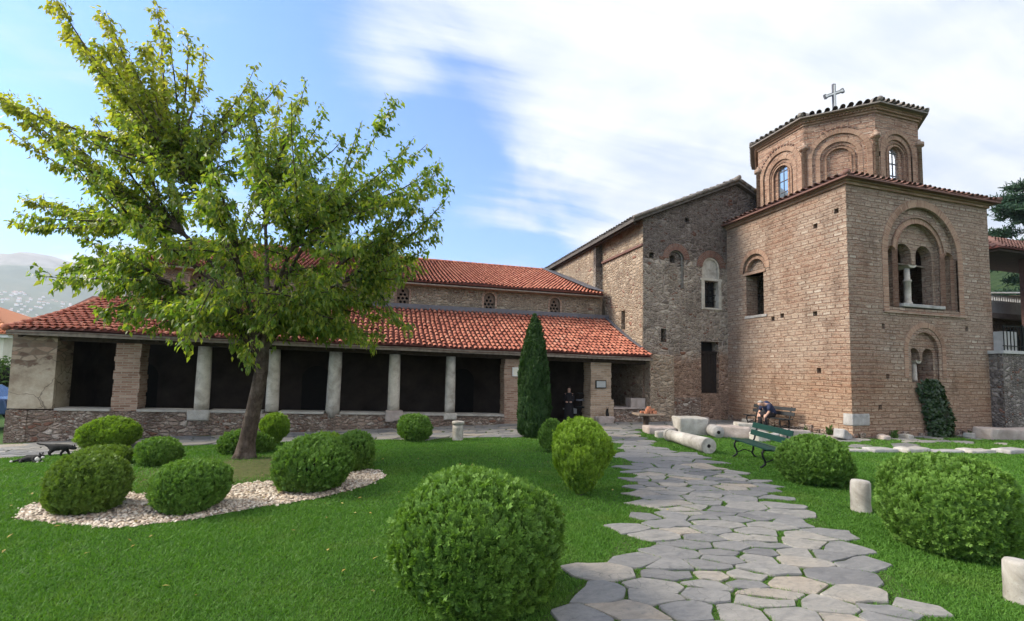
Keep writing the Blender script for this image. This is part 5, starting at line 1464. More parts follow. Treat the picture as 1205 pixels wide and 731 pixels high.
# ---- ivy on the tower
iv = thing('ivy', (19.45, 11.6, 0), 'dark ivy climbing the tower below the lower arched window', 'ivy')
r = np.random.default_rng(41); n = 2600
z = r.uniform(0, 2.05, n)
xc = np.interp(z, [0, .6, 1.2, 1.7, 2.05], [19.65, 19.7, 19.45, 19.25, 19.1]); hw = np.interp(z, [0, .6, 1.2, 1.7, 2.05], [.55, .62, .56, .58, .35])
x = xc+hw*np.clip(r.normal(0, .55, n), -1, 1); d = .28*np.sqrt(np.maximum(0, 1-((x-xc)/hw)**2))+.04
y = TY0-.03-d*r.uniform(.55, 1., n)
D = unit(np.stack([r.normal(0, .5, n), -.5+r.normal(0, .3, n), -.6+r.normal(0, .3, n)], 1)); Yd = unit(np.stack([(x-xc)/hw, -np.ones(n), r.normal(.3, .4, n)], 1))
X, Y, Z = ortho(D, Yd)
IV = np.array([(0, 0, 0), (.45, 0, .2), (.35, .03, .65), (0, .05, 1.), (-.35, .03, .65), (-.45, 0, .2)]); IF = np.array([(0, 1, 2), (0, 2, 3), (0, 3, 4), (0, 4, 5)])
Vv, Ff = scatter(IV, IF, np.stack([x, y, z], 1), X, Y, Z, r.uniform(.09, .15, n))
fast_mesh('leaves', Vv, Ff, M['ivy'], iv)
mb = MB()
for q in range(7):
    x0 = 19.4+q*.08; mb.tube([(x0, TY0-.05, 0), (x0-.1, TY0-.08, .8), (x0-.35+q*.06, TY0-.06, 1.7)], [.03, .022, .012], 6)
mb.tube([(19.6, TY0-.1, 0), (19.62, TY0-.1, .8), (19.35, TY0-.1, 1.9)], [.22, .3, .2], 10)
mb.build('stems', M['core'], iv, True)
# weeds at the tower foot
for k, (x, y, s_) in enumerate(((15.5, 12.6, .5), (17.1, 11.55, .55), (13.0, 17.2, .4), (21.9, 11.4, .5), (15.3, 13.4, .35), (20.9, 11.55, .35))):
    wd_ = thing('weed', (x, y, 0), ['leafy weed at the corner of the tower foot', 'upright weed on the tower foot left of the ivy', 'weed under the dark shuttered opening of the transept',
        'weed in the corner between tower and retaining wall', 'low weed at the tower wall near the dark bench', 'low weed just right of the ivy'][k], 'weed', 'weeds along the walls')
    n = 60; a = r.uniform(0, 2*pi, n)
    D = unit(np.stack([np.cos(a)*.6, np.sin(a)*.6, r.uniform(.3, 1.4, n)], 1)); X, Y, Z = ortho(D, unit(r.normal(size=(n, 3))))
    P = np.stack([x+r.normal(0, .08*s_, n), y+r.normal(0, .05*s_, n), np.abs(r.normal(0, .18*s_, n))], 1)
    Vv, Ff = scatter(LV, LF, P, X, Y, Z, r.uniform(.2, .5, n)*s_*.7); Vv[:, 2] = np.maximum(Vv[:, 2], .004)
    fast_mesh('leaves', Vv, Ff, M['bushleaf'], wd_)

# ================================================================== stones lying about
def stump(name, label, x, y, rad, h, mat, seed, cap=False, cat='stone stump'):
    rr = random.Random(seed); zg = gzf(x, y)
    t = thing(name, (x, y, zg), label, cat, 'white stone stumps on the lawn')
    pr = [(-.05, rad*1.02), (0, rad*1.02), (h*.3, rad*.97), (h*.6, rad), (h*.86 if cap else h*.94, rad*.98)]
    if not cap: pr += [(h, rad*.86), (h+.004, rad*.3)]
    mb = MB(); mb.lathe((x, y, zg), pr, 18, .07); mb.build('shaft', mat, t, True)
    if cap:
        mb = MB(); mb.lathe((x, y, zg), [(h*.84, rad*1.1), (h*.97, rad*1.14), (h, rad*1.05), (h+.003, rad*.3)], 18, .05); mb.build('cap', mat, t, True)
stump('stone_stump', 'short white column stump with a cap on the far lawn before the portico', 2.42, 13.9, .165, .56, M['white_marble'], 1, True)
stump('stone_stump', 'white stone stump left of the broad bush on the right lawn', 7.36, 5.50, .135, .47, M['white_marble'], 2)
stump('stone_stump', 'white stone stump cut off by the right edge of the photo', 5.93, 2.95, .115, .38, M['white_marble'], 3)
# fallen column
fc = thing('fallen_column', (8.35, 11.0, 0), 'white marble column lying on the grass edge beside the path', 'column')
A, B = Vector((8.72, 12.35, .19)), Vector((8.42, 10.22, .205)); d = (B-A).normalized()
bm_ = MB(); k = 12
bm_.tube([A+d*((B-A).length*i/k) for i in range(k+1)], [.165+.045*i/k for i in range(k+1)], 24, True, .03)
bm_.tube([A-d*.03, A+d*.08], [.19, .19], 20, True, .03)
o = bm_.build('shaft', M['white_marble'], fc, True)
for p_ in o.data.polygons:
    if len(p_.vertices) > 4: p_.use_smooth = False
mb = MB(); mb.tube([B+d*.002, B+d*.012], [.05, .04], 9, True); mb.build('dowel_hole', M['void'], fc)
def stone(x, y, size, rz, mat, label, seed, amp=.04, tilt=(0, 0), name='stone_block', cat='stone', z=0, grp='stones lying along the path and walls'):
    o = rough_block(name, (x, y, gzf(x, y)-.03+z), size, rz, mat, None, amp, seed, tilt, .05)
    tag(o, label, cat, grp); return o
stone(10.45, 13.62, (1.0, .72, .62), radians(-14), M['ledge'], 'big squared pale block standing behind the fallen column', 1, .03)
stone(9.45, 13.95, (.98, .62, .28), radians(-12), M['pink_stone'], 'low flat pinkish slab beside the big squared block', 2, .03)
stone(9.05, 13.05, (.62, .34, .24), radians(-10), M['white_marble'], 'small white block at the far end of the fallen column', 3, .04)
# column drum seen end on
cdm = thing('column_drum', (10.8, 12.8, 0), 'round grey column drum on its side with a dark socket hole', 'column drum', 'stones lying along the path and walls')
A, B = Vector((10.72, 12.55, .20)), Vector((10.98, 13.25, .20)); d = (B-A).normalized()
mb = MB(); mb.tube([A, A+d*.05, B], [.185, .205, .205], 20, True, .04); mb.build('drum', M['grey_stone'], cdm, True)
mb = MB(); mb.tube([A-d*.012, A+d*.02], [.055, .055], 10, True); mb.build('socket', M['void'], cdm)
stone(11.45, 12.75, (1.05, .46, .40), radians(-38), M['pink_stone'], 'long pinkish stone right of the round column drum', 5, .05)
stone(12.55, 13.35, (.70, .40, .42), radians(-20), M['white_marble'], 'white stone showing just above the backrest of the green bench', 6, .05)
stone(11.75, 11.95, (.55, .40, .30), radians(10), M['white_marble'], 'white rounded stone behind the seat of the green bench', 7, .06)
stone(12.25, 12.0, (.50, .36, .26), radians(-24), M['grey_stone'], 'grey stone behind the green bench at its right end', 8, .06)
stone(13.15, 12.0, (.95, .46, .36), radians(-18), M['pink_stone'], 'pale pink stone between the green bench and the tower', 9, .05)
stone(15.02, 11.75, (1.0, .32, .30), radians(24), M['grey_stone'], 'grey rounded stone leaning at the tower corner', 10, .05, (0, radians(14)))
stone(21.6, 10.75, (2.4, .6, .42), radians(-10), M['pink_stone'], 'long reddish stone block lying below the retaining wall', 11, .05)
KB = [(12.75, 9.85, .9, 'kerb stone next to the dark bush'), (13.7, 9.65, .8, 'second kerb stone from the dark bush'), (14.6, 9.42, .9, 'white flat kerb stone at the lawn edge'), (15.5, 9.25, .95, 'kerb stone in front of the weed at the tower foot'),
      (16.5, 9.0, .9, 'kerb stone in front of the ivy'), (17.45, 8.75, .8, 'dark sided kerb stone right of the ivy'), (18.4, 8.6, .9, 'last kerb stone at the right end of the row')]
for i, (x, y, l, lb) in enumerate(KB):
    stone(x, y, (l, .42, .10+.03*(i % 3)), radians(-14+7*(i % 3)), [M['ledge'], M['grey_stone'], M['ledge'], M['grey_stone']][i % 4], lb, 20+i, .04, name='kerb_stone', cat='kerb stone', grp='kerb stones along the tower pavement')
WR = [(20.6, 11.3, .5, 'flat white rubble right of the ivy'), (21.2, 11.35, .4, 'pale rubble stone second right of the ivy'), (16.5, 11.5, .45, 'pale rubble stone at the tower foot left of the tall weed'), (17.6, 11.52, .4, 'pale rubble stone between weed and ivy'),
      (12.9, 17.25, .45, 'rubble stone below the shuttered opening'), (13.9, 17.15, .4, 'rubble stone in the corner of transept and tower'), (15.35, 16.2, .4, 'rubble stone at the tower foot behind the dark bench')]
for i, (x, y, l, lb) in enumerate(WR):
    stone(x, y, (l, .3, .2), radians(30*i), [M['ledge'], M['grey_stone'], M['pink_stone']][i % 3], lb, 40+i, .06, name='rubble_stone', grp='rubble along the foot of the walls')

# ================================================================== benches
def bench(name, label, c, axis, length, matS, matL, face):
    """slatted bench on curved iron sides; axis runs along the seat, face points where the sitter looks"""
    c = Vector(c); a = Vector(axis).normalized(); f = Vector(face).normalized()
    t = thing(name, tuple(c), label, 'bench')
    Z = Vector((0, 0, 1))
    P = lambda u, v, z: c+a*u+f*v+Z*z
    mb = MB()
    for v, z in ((.22, .44), (.10, .425), (-.02, .42), (-.14, .425)):
        mb.obox(P(0, v, z), a, f, Z, length/2, .052, .016)
    mb.build('seat', matS, t, bevel=.006)
    mb = MB()
    n_ = (f*.97+Z*.24).normalized(); u_ = n_.cross(a).normalized()
    for z, v in ((.62, -.245), (.80, -.295)):
        mb.obox(P(0, v, z), a, n_, u_, length/2, .014, .068)
    mb.build('backrest', matS, t, bevel=.006)
    for s_ in (-1, 1):
        u = s_*(length/2-.20)
        mb = MB()
        mb.tube([P(u, .27, .41), P(u, .20, .40), P(u, -.16, .395), P(u, -.22, .46), P(u, -.26, .62), P(u, -.33, .88)], [.022]*6, 8)
        mb.tube([P(u, .24, .40), P(u, .28, .34), P(u, .27, .25), P(u, .22, .16), P(u, .22, .08), P(u, .30, .02), P(u, .34, .012)], [.024, .024, .024, .023, .022, .022, .022], 8)
        mb.tube([P(u, -.14, .40), P(u, -.20, .30), P(u, -.19, .2), P(u, -.16, .12), P(u, -.22, .04), P(u, -.28, .012)], [.024, .024, .023, .022, .022, .022], 8)
        mb.tube([P(u, .22, .12), P(u, .03, .2), P(u, -.16, .14)], [.014]*3, 6)
        mb.build('leg', matL, t, True)
    return t
bench('park_bench', 'dark green slatted park bench on the grass facing the path', (8.87, 9.02, 0), (-.30, -.954, 0), 1.75, M['bench_green'], M['iron'], (-.954, .30, 0))
bench('park_bench', 'dark bench against the tower wall with a man sitting on it', (14.95, 14.75, 0), (0, -1, 0), 2.0, M['bench_dark'], M['iron'], (-1, 0, 0))

# ---- table with broken bricks
tb = thing('stone_table', (9.3, 14.55, 0), 'small board table on one dark post before the low wall', 'table')
mb = MB(); mb.obox((9.42, 14.55, .60), (cos(-.2), sin(-.2), 0), (-sin(-.2), cos(-.2), 0), (0, 0, 1), .50, .36, .03); mb.build('table_top', M['mud_wood'], tb, bevel=.01)
mb = MB(); mb.box(9.22, 9.36, 14.45, 14.59, -.05, .57); mb.build('post', M['wood'], tb)
mb = MB(); mb.box(9.05, 9.8, 14.50, 14.56, .52, .568); mb.build('brace', M['wood'], tb)
rb = random.Random(3)
hp = [(9.25, .0, 0), (9.42, .05, 0), (9.58, .0, 0), (9.33, .18, 0), (9.52, .2, 0), (9.34, .06, .085), (9.50, .08, .085), (9.43, .16, .085), (9.42, .1, .165), (9.66, .12, 0), (9.18, .14, 0)]
for i, (x, dy, dz) in enumerate(hp):
    o = rough_block('brick_fragment', (x, 14.42+dy, .631+dz), (.17, .12, .085), rb.uniform(0, 3), M['rust_brick'], None, .02, 60+i, (0, 0), .015, 2)
    tag(o, 'broken orange brick heaped on the small table', 'brick', 'broken bricks heaped on the table')

# ================================================================== people
def standing_person():
    x, y, zf = 7.97, 18.35, gzf(7.97, 18.35)+.01
    t = thing('person', (x, y, zf), 'person in long dark clothes standing in the dark entrance, hands folded', 'person')
    f = Vector((-.45, -.9, 0)).normalized(); s = Vector((f.y, -f.x, 0))*-1
    P = lambda a, b, z: Vector((x, y, zf))+s*a+f*b+Vector((0, 0, z))
    pts = [P(0, 0, .90), P(0, .0, 1.05), P(0, .01, 1.22), P(0, 0, 1.36), P(0, .01, 1.43), P(0, .02, 1.50), P(0, .025, 1.60), P(0, .02, 1.66)]
    ed = [(i, i+1) for i in range(7)]; rad = [.145, .125, .14, .12, .052, .068, .082, .045]
    for sg_ in (-1, 1):
        k = len(pts)
        pts += [P(.15*sg_, 0, 1.36), P(.20*sg_, -.02, 1.10), P(.10*sg_, .17, 1.03), P(.03*sg_, .21, 1.04)]
        rad += [.058, .045, .036, .032]; ed += [(3, k), (k, k+1), (k+1, k+2), (k+2, k+3)]
        k = len(pts)
        pts += [P(.09*sg_, 0, .80), P(.10*sg_, .01, .46), P(.10*sg_, -.01, .09), P(.11*sg_, .12, .04)]
        rad += [.088, .06, .045, .035]; ed += [(0, k), (k, k+1), (k+1, k+2), (k+2, k+3)]
    skin_body('body', pts, ed, rad, M['skin'], t)
    mb = MB(); mb.tube([P(0, 0, .12), P(0, 0, .5), P(0, 0, .95), P(0, .0, 1.06), P(0, .005, 1.24), P(0, 0, 1.38), P(0, 0, 1.435)], [.26, .215, .19, .165, .185, .155, .075], 20); mb.build('dress', M['black_cloth'], t, True)
    for sg_ in (-1, 1):
        mb = MB(); mb.tube([P(.15*sg_, 0, 1.38), P(.20*sg_, -.02, 1.10), P(.11*sg_, .15, 1.035)], [.075, .062, .052], 10); mb.build('sleeve', M['black_cloth'], t, True)
    ball('hair', P(0, -.015, 1.60), .098, M['dark_hair'], t, 3, (1, 1, 1.12), -.01)
    for sg_ in (-1, 1): ball('eye', P(.032*sg_, .098, 1.595), .011, M['dark_hair'], t, 1)
    ball('nose', P(0, .108, 1.568), .016, M['skin'], t, 1)
standing_person()
def seated_person():
    x, y = 14.95, 14.62
    t = thing('person', (x, y, 0), 'grey haired man in a navy shirt bending forward on the bench', 'person')
    f = Vector((-1, 0, 0)); s = Vector((0, 1, 0))
    P = lambda a, b, z: Vector((x, y, 0))+s*a+f*b+Vector((0, 0, z))
    hip, ch = P(0, -.08, .56), P(0, .26, .93)
    pts = [hip, P(0, .03, .70), P(0, .16, .84), ch, P(0, .37, .97), P(0, .45, .98), P(0, .53, .95), P(0, .58, .90)]
    ed = [(i, i+1) for i in range(7)]; rad = [.15, .145, .15, .125, .058, .075, .085, .05]
    for sg_ in (-1, 1):
        k = len(pts)
        pts += [P(.17*sg_, .24, .92), P(.22*sg_, .30, .66), P(.17*sg_, .44, .47), P(.15*sg_, .47, .39)]
        rad += [.062, .046, .038, .034]; ed += [(3, k), (k, k+1), (k+1, k+2), (k+2, k+3)]
        k = len(pts)
        pts += [P(.10*sg_, .08, .53), P(.13*sg_, .40, .52), P(.13*sg_, .36, .12), P(.14*sg_, .48, .05)]
        rad += [.095, .07, .05, .042]; ed += [(0, k), (k, k+1), (k+1, k+2), (k+2, k+3)]
    skin_body('body', pts, ed, rad, M['skin'], t)
    mb = MB(); mb.tube([P(0, -.09, .52), P(0, -.05, .60), P(0, .03, .71), P(0, .15, .85), P(0, .26, .94), P(0, .33, .96)], [.16, .185, .185, .19, .165, .08], 16); mb.build('shirt', M['navy_cloth'], t, True)
    for sg_ in (-1, 1):
        mb = MB(); mb.tube([P(.15*sg_, .24, .94), P(.22*sg_, .29, .70)], [.085, .07], 10); mb.build('sleeve', M['navy_cloth'], t, True)
        mb = MB(); mb.tube([P(.07*sg_, -.05, .54), P(.13*sg_, .40, .53), P(.135*sg_, .41, .45), P(.13*sg_, .37, .09)], [.125, .092, .085, .075], 12); mb.build('trouser_leg', M['dark_trousers'], t, True)
        mb = MB(); mb.tube([P(.13*sg_, .33, .045), P(.14*sg_, .50, .04), P(.14*sg_, .56, .035)], [.05, .048, .03], 8); mb.build('shoe', M['iron'], t, True)
        for q in range(5):
            mb = MB(); b_ = P((.135+.012*q)*sg_, .46+.008*q, .37); mb.tube([b_, b_+Vector((-.01, 0, -.05)), b_+Vector((.01, 0, -.085+.012*abs(q-2)))], [.009, .008, .006], 5); mb.build('finger', M['skin'], t, True)
    ball('hair', P(0, .49, 1.0), .10, M['grey_hair'], t, 3, (1.08, 1, .9), .0)
    for sg_ in (-1, 1): ball('ear', P(.088*sg_, .50, .955), .022, M['skin'], t, 1)
seated_person()

# ================================================================== cats
def cat_walking():
    x, y = -7.35, 13.95; z = gzf(x, y)
    t = thing('cat', (x, y, z), 'black cat walking across the grass edge with its tail out', 'cat')
    f = Vector((.985, -.17, 0)); s = Vector((.17, .985, 0))
    P = lambda a, b, h: Vector((x, y, z))+f*a+s*b+Vector((0, 0, h))
    pts = [P(0, 0, .23), P(.13, 0, .225), P(-.13, 0, .24), P(.22, 0, .24), P(.29, 0, .21), P(.35, 0, .20), P(.40, 0, .185), P(-.21, 0, .255), P(-.30, 0, .28), P(-.42, 0, .29), P(-.50, .01, .32)]
    ed = [(0, 1), (0, 2), (1, 3), (3, 4), (4, 5), (5, 6), (2, 7), (7, 8), (8, 9), (9, 10)]
    rad = [.078, .08, .078, .05, .055, .05, .022, .05, .024, .02, .014]
    for sg_ in (-1, 1):
        k = len(pts); o = .05*sg_
        pts += [P(.15, .05*sg_, .15), P(.145+o, .05*sg_, .075), P(.165+o, .05*sg_, .015), P(.20+o, .05*sg_, .012)]; rad += [.034, .024, .02, .018]
        ed += [(1, k), (k, k+1), (k+1, k+2), (k+2, k+3)]
        k = len(pts)
        pts += [P(-.13-o, .05*sg_, .15), P(-.20-o, .05*sg_, .085), P(-.17-o, .05*sg_, .015), P(-.13-o, .05*sg_, .012)]; rad += [.045, .026, .02, .018]
        ed += [(2, k), (k, k+1), (k+1, k+2), (k+2, k+3)]
    skin_body('body', pts, ed, rad, M['fur'], t)
    for sg_ in (-1, 1):
        mb = MB(); mb.tube([P(.325, .028*sg_, .235), P(.32, .036*sg_, .285)], [.02, .003], 6); mb.build('ear', M['fur'], t)
cat_walking()
def cat_lying():
    x, y = -7.33, 13.0; z = gzf(x, y)
    t = thing('cat', (x, y, z), 'black and white cat lying on the grass at the left', 'cat')
    f = Vector((.95, -.3, 0)); s = Vector((.3, .95, 0))
    P = lambda a, b, h: Vector((x, y, z))+f*a+s*b+Vector((0, 0, h))
    pts = [P(0, 0, .085), P(.12, 0, .09), P(-.13, 0, .08), P(.19, 0, .12), P(.25, -.02, .15), P(.31, -.03, .135), P(-.2, 0, .06), P(-.3, -.05, .03), P(-.36, -.12, .02)]
    ed = [(0, 1), (0, 2), (1, 3), (3, 4), (4, 5), (2, 6), (6, 7), (7, 8)]; rad = [.09, .085, .085, .06, .058, .03, .05, .022, .016]
    for sg_ in (-1, 1):
        k = len(pts)
        pts += [P(.16, .06*sg_-.03, .045), P(.26, .05*sg_-.06, .022)]; rad += [.03, .02]; ed += [(1, k), (k, k+1)]
        k = len(pts)
        pts += [P(-.12, .07*sg_-.03, .05), P(-.06, .09*sg_-.08, .022)]; rad += [.042, .022]; ed += [(2, k), (k, k+1)]
    skin_body('body', pts, ed, rad, M['fur'], t)
    ball('white_chest', P(.205, -.055, .085), .052, M['white_fur'], t, 2, (1, .8, 1.1)); ball('muzzle', P(.315, -.05, .125), .03, M['white_fur'], t, 2)
    for sg_ in (-1, 1):
        mb = MB(); mb.tube([P(.245, .03*sg_-.02, .19), P(.24, .04*sg_-.02, .235)], [.02, .003], 6); mb.build('ear', M['fur'], t)
        ball('paw', P(.27, .05*sg_-.065, .022), .024, M['white_fur'], t, 2)
    ball('hind_paw', P(-.34, -.1, .025), .028, M['white_fur'], t, 2)
cat_lying()
# small black cat sitting by the brick pier
x, y, z = 9.1, 17.08, gzf(9.1, 17.08)
rk = stone(9.0, 17.05, (.7, .3, .30), 0, M['pink_stone'], 'rough reddish stone at the foot of the right brick pier', 81, .05)
t = thing('cat', (x, y, .26), 'small black cat sitting upright before the right brick pier', 'cat')
skin_body('body', [(x, y, .33), (x, y-.02, .42), (x, y-.04, .50), (x, y-.06, .565), (x, y-.10, .56), (x-.05, y-.07, .30), (x-.05, y-.08, .265), (x+.05, y-.07, .30), (x+.05, y-.08, .265), (x+.12, y+.03, .28)],
          [(0, 1), (1, 2), (2, 3), (3, 4), (0, 5), (5, 6), (0, 7), (7, 8), (0, 9)], [.085, .07, .05, .055, .025, .025, .02, .025, .02, .02], M['fur'], t)
for sg_ in (-1, 1):
    mb = MB(); mb.tube([(x+.03*sg_, y-.06, .60), (x+.037*sg_, y-.06, .645)], [.018, .003], 6); mb.build('ear', M['fur'], t)

# ---- candle stand and things in the entrance
cs_ = thing('candle_stand', (8.30, 17.95, gzf(8.3, 17.95)), 'dark iron candle stand with round trays beside the entrance pier', 'stand')
zf = gzf(8.3, 17.95)
mb = MB(); mb.tube([(8.30, 17.95, zf), (8.30, 17.95, 1.2)], [.02, .018], 8); mb.lathe((8.30, 17.95, zf), [(0, .2), (.03, .19), (.05, .03)], 14); mb.build('pole', M['iron'], cs_, True)
for zq, rq in ((.55, .2), (.85, .17), (1.12, .14)):
    mb = MB(); mb.lathe((8.30, 17.95, zq), [(0, rq), (.05, rq), (.052, rq*.9)], 16); mb.build('tray', M['lead'] if zq == .85 else M['iron'], cs_)
ct = thing('covered_table', (8.15, 18.75, gzf(8.15, 18.75)), 'low table under a pale cloth behind the candle stand', 'table')
zt = gzf(8.15, 18.75)
mb = MB(); mb.box(7.95, 8.45, 18.6, 18.95, .40, .45); mb.build('table_top', M['white'], ct)
mb = MB(); mb.box(7.95, 8.45, 18.585, 18.60, .24, .449); mb.build('cloth', M['white'], ct)
for a_, b_ in ((7.98, 18.63), (8.42, 18.63), (7.98, 18.92), (8.42, 18.92)):
    mb = MB(); mb.box(a_-.02, a_+.02, b_-.02, b_+.02, zt, .40); mb.build('leg', M['wood'], ct)

# ================================================================== far left: mountain, town, neighbour house
def nz(x, y, s): return mnoise.fractal(Vector((x*s, y*s, .3)), 1., 2., 5)
def mz(x, y):
    d = (y-1100)/2300
    ridge = 400*math.exp(-((x+2350)/1000)**2)+120*math.exp(-((x+1000)/900)**2)+190
    t = max(0, min(1, d)); t = t*t*(3-2*t)
    return -2+ridge*t*(1+.20*nz(x, y, .0011))+46*nz(x, y, .004)*t
gx = np.linspace(-5200, 1600, 90); gy = np.linspace(900, 4600, 60)
V = np.array([(x, y, mz(x, y)) for y in gy for x in gx])
idx = np.arange(len(gx)*len(gy)).reshape(len(gy), len(gx))
F = np.stack([idx[:-1,:-1], idx[:-1,1:], idx[1:,1:], idx[1:,:-1]], -1).reshape(-1, 4)
mo = fast_mesh('mountain', V, F, M['mountain'], smooth_=True); mo['kind'] = 'structure'
# town on the lower slope: small gabled houses
def far_house():
    mb = MB(); mb.box(-6, 6, -5, 5, -5, 7); w_ = mb.build('house', M['far_wall'], None)
    me = w_.data; bm = bmesh.new(); bm.from_mesh(me); me.materials.append(M['far_roof'])
    vs = [bm.verts.new(p) for p in ((-6.6, -5.6, 6.9), (6.6, -5.6, 6.9), (6.6, 5.6, 6.9), (-6.6, 5.6, 6.9), (-6.6, 0, 9.6), (6.6, 0, 9.6))]
    for f in ((0,1,5,4), (2,3,4,5), (0,4,3), (1,2,5), (3,2,1,0)):
        ff = bm.faces.new([vs[i] for i in f]); ff.material_index = 1
    bm.to_mesh(me); bm.free()
    return w_
fh = far_house(); r = np.random.default_rng(77)
for i in range(110):
    y = r.uniform(1900, 2350); x = y*(-.635+.115*r.random())
    o = fh if i == 0 else fh.copy()
    if i: C.objects.link(o)
    s_ = r.uniform(.35, .8)
    o.location = (x, y, mz(x, y)); o.scale = (s_*1.2, s_, s_); o.rotation_euler = (0, 0, r.uniform(-.6, .6))
    tag(o, 'tiny white house of the far hillside town', 'house', 'houses on the far hillside')
# neighbour house at the left edge
hs = thing('neighbour_house', (-31, 45, -.4), 'white house with an orange tiled hip roof at the left edge', 'house')
mb = MB(); mb.box(-40, -26.6, 43.2, 55, -.6, 3.9); mb.build('wall', M['cream'], hs)
e0 = [(-40.6, 42.6, 3.95), (-25.9, 42.6, 3.95), (-25.9, 55.6, 3.95), (-40.6, 55.6, 3.95)]; rg = [(-34.5, 49.1, 7.1), (-32.4, 49.1, 7.1)]
mb = MB(); mb.add(e0+rg, [(0,1,5,4), (1,2,5), (2,3,4,5), (3,0,4), (3,2,1,0)])
rf = mb.build('roof', M['tile_orange'], hs)
tiles(lambda u, v: Vector((-40.6+14.7*u, 42.6+6.5*v, 3.97+3.15*v)), 58, 16, 'roof_tiles', M['tile_orange'], rf, lambda u, v: u*14.7 > 6.1*v and (1-u)*14.7 > 6.5*v, h=.09)
mb = MB()
for i in range(14):
    p, q = Vector(e0[1]).lerp(Vector(rg[1]), i/14), Vector(e0[1]).lerp(Vector(rg[1]), (i+1.1)/14)
    mb.tube([p+Vector((0, 0, .12)), q+Vector((0, 0, .1))], [.16, .13], 7, True)
mb.build('hip_tiles', M['tile_orange'], rf, True)
mb = MB(); mb.box(-40.4, -26.1, 42.75, 43.19, 3.70, 3.93); mb.build('eave_soffit', M['white'], hs)
for x in (-28.15, -30.0, -31.6):
    mb = MB(); mb.box(x-.5, x+.5, 43.12, 43.19, .9, 3.0); wn_ = mb.build('window', M['white'], hs)
    mb = MB(); mb.box(x-.42, x+.42, 43.09, 43.118, .98, 2.92); mb.build('pane', M['dark_glass'], wn_)
# green shrub beside it and a parked car
def leaf_mass(name, parent, c, rad, n, size, mat, seed, flat=.4, zmin=None):
    r = np.random.default_rng(seed); N_ = unit(r.normal(size=(n, 3)))
    lump = np.ones(n)
    for k in range(14):
        d = unit(r.normal(size=(1, 3)))[0]; lump += r.normal(0, .16)*np.exp(7*(N_@d-1))
    P = np.array(c)+N_*np.array(rad)*(lump*r.uniform(.35, 1., n)**.33)[:, None]
    if zmin is not None:
        k = P[:, 2] > zmin; P = P[k]; N_ = N_[k]
    n = len(P)
    D = unit(r.normal(size=(n, 3))+np.array([0, 0, -flat])); X, Y, Z = ortho(D, unit(N_*.6+r.normal(0, .6, (n, 3))+np.array([0, 0, .4])))
    Vv, Ff = scatter(LV, LF, P, X, Y, Z, size*r.uniform(.6, 1.3, n))
    return fast_mesh(name, Vv, Ff, mat, parent)
hb = thing('shrub', (-18.6, 29.5, -.4), 'bright green shrub beyond the left end of the portico', 'shrub')
leaf_mass('foliage', hb, (-18.6, 29.5, .9), (1.9, 1.5, 1.5), 2600, .22, M['bushleaf'], 5, zmin=-.35)
mb = MB(); mb.lathe((-18.6, 29.5, -.4), [(0, .2), (.6, .9), (1.3, 1.2), (2.0, .8), (2.4, .1)], 10); mb.build('branches', M['core'], hb, True)  # solid dark body painting the shade inside the shrub
cx0, cy0, cz0 = -15.8, 23.5, -.38
car = thing('parked_car', (cx0, cy0, cz0), 'dark blue car parked beyond the left end of the portico', 'car')
prof = [(-2.1, .35), (-2.1, .75), (-1.9, .92), (-1.15, 1.02), (-.55, 1.42), (.9, 1.45), (1.6, 1.02), (2.05, .95), (2.15, .6), (2.1, .35)]
mb = MB(); mb.prism([(cx0+a_, cy0-.85, cz0+z_) for a_, z_ in prof], (0, 1.7, 0)); mb.build('body', M['car_blue'], car, bevel=.06)
mb = MB(); mb.prism([(cx0+a_, cy0-.862, cz0+z_) for a_, z_ in ((-1.0, 1.05), (-.5, 1.36), (.85, 1.38), (1.35, 1.05))], (0, .02, 0)); mb.build('side_window', M['dark_glass'], car)
for sx in (-1.3, 1.35):
    for sy in (-.86, .70):
        mb = MB(); mb.tube([(cx0+sx, cy0+sy, cz0+.31), (cx0+sx, cy0+sy+.16, cz0+.31)], [.31, .31], 18); wh = mb.build('wheel', M['rubber'], car)
        mb = MB(); mb.tube([(cx0+sx, cy0+sy-.01, cz0+.31), (cx0+sx, cy0+sy+.17, cz0+.31)], [.19, .19], 14); mb.build('rim', M['lead'], wh)
for sy in (-.6, .6):
    mb = MB(); mb.box(cx0+2.08, cx0+2.16, cy0+sy-.16, cy0+sy+.16, cz0+.66, cz0+.80); mb.build('headlight', M['white'], car)

# ================================================================== far right: retaining wall, terrace, house, hillside, pines
rw = thing('retaining_wall', (25, 11.7, 0), 'rubble stone retaining wall with a railing right of the tower', 'wall')
mb = MB(); mb.box(22.72, 34, 11.45, 12.2, -.6, 3.08); mb.build('wall', M['retain'], rw)
mb = MB(); mb.box(22.66, 34, 11.38, 12.25, 3.083, 3.20); mb.build('coping', M['concrete'], rw)
mb = MB(); mb.box(23.05, 23.85, 11.55, 11.95, 3.203, 3.95); mb.build('concrete_post', M['concrete'], rw)
mb = MB()
for i in range(40):
    x = 22.85+i*.2
    mb.box(x-.012, x+.012, 11.44, 11.464, 3.203, 4.12)
for z in (3.36, 4.12): mb.box(22.8, 31, 11.435, 11.47, z, z+.035)
for i in range(5): mb.box(23.95+i*1.6-.03, 23.95+i*1.6+.03, 11.42, 11.48, 3.203, 4.22)
mb.build('railing', M['iron'], rw)
tb_ = thing('terrace_building', (36, 20, 0), 'stone terrace building with a white balustrade behind the retaining wall', 'building')
mb = MB(); mb.box(30.5, 44, 17.2, 27, -.6, 5.5); mb.build('wall', M['clerestory'], tb_)
mb = MB(); mb.box(30.3, 44, 16.85, 27, 5.503, 5.80); mb.build('balcony_slab', M['pink_stone'], tb_)
mb = MB()
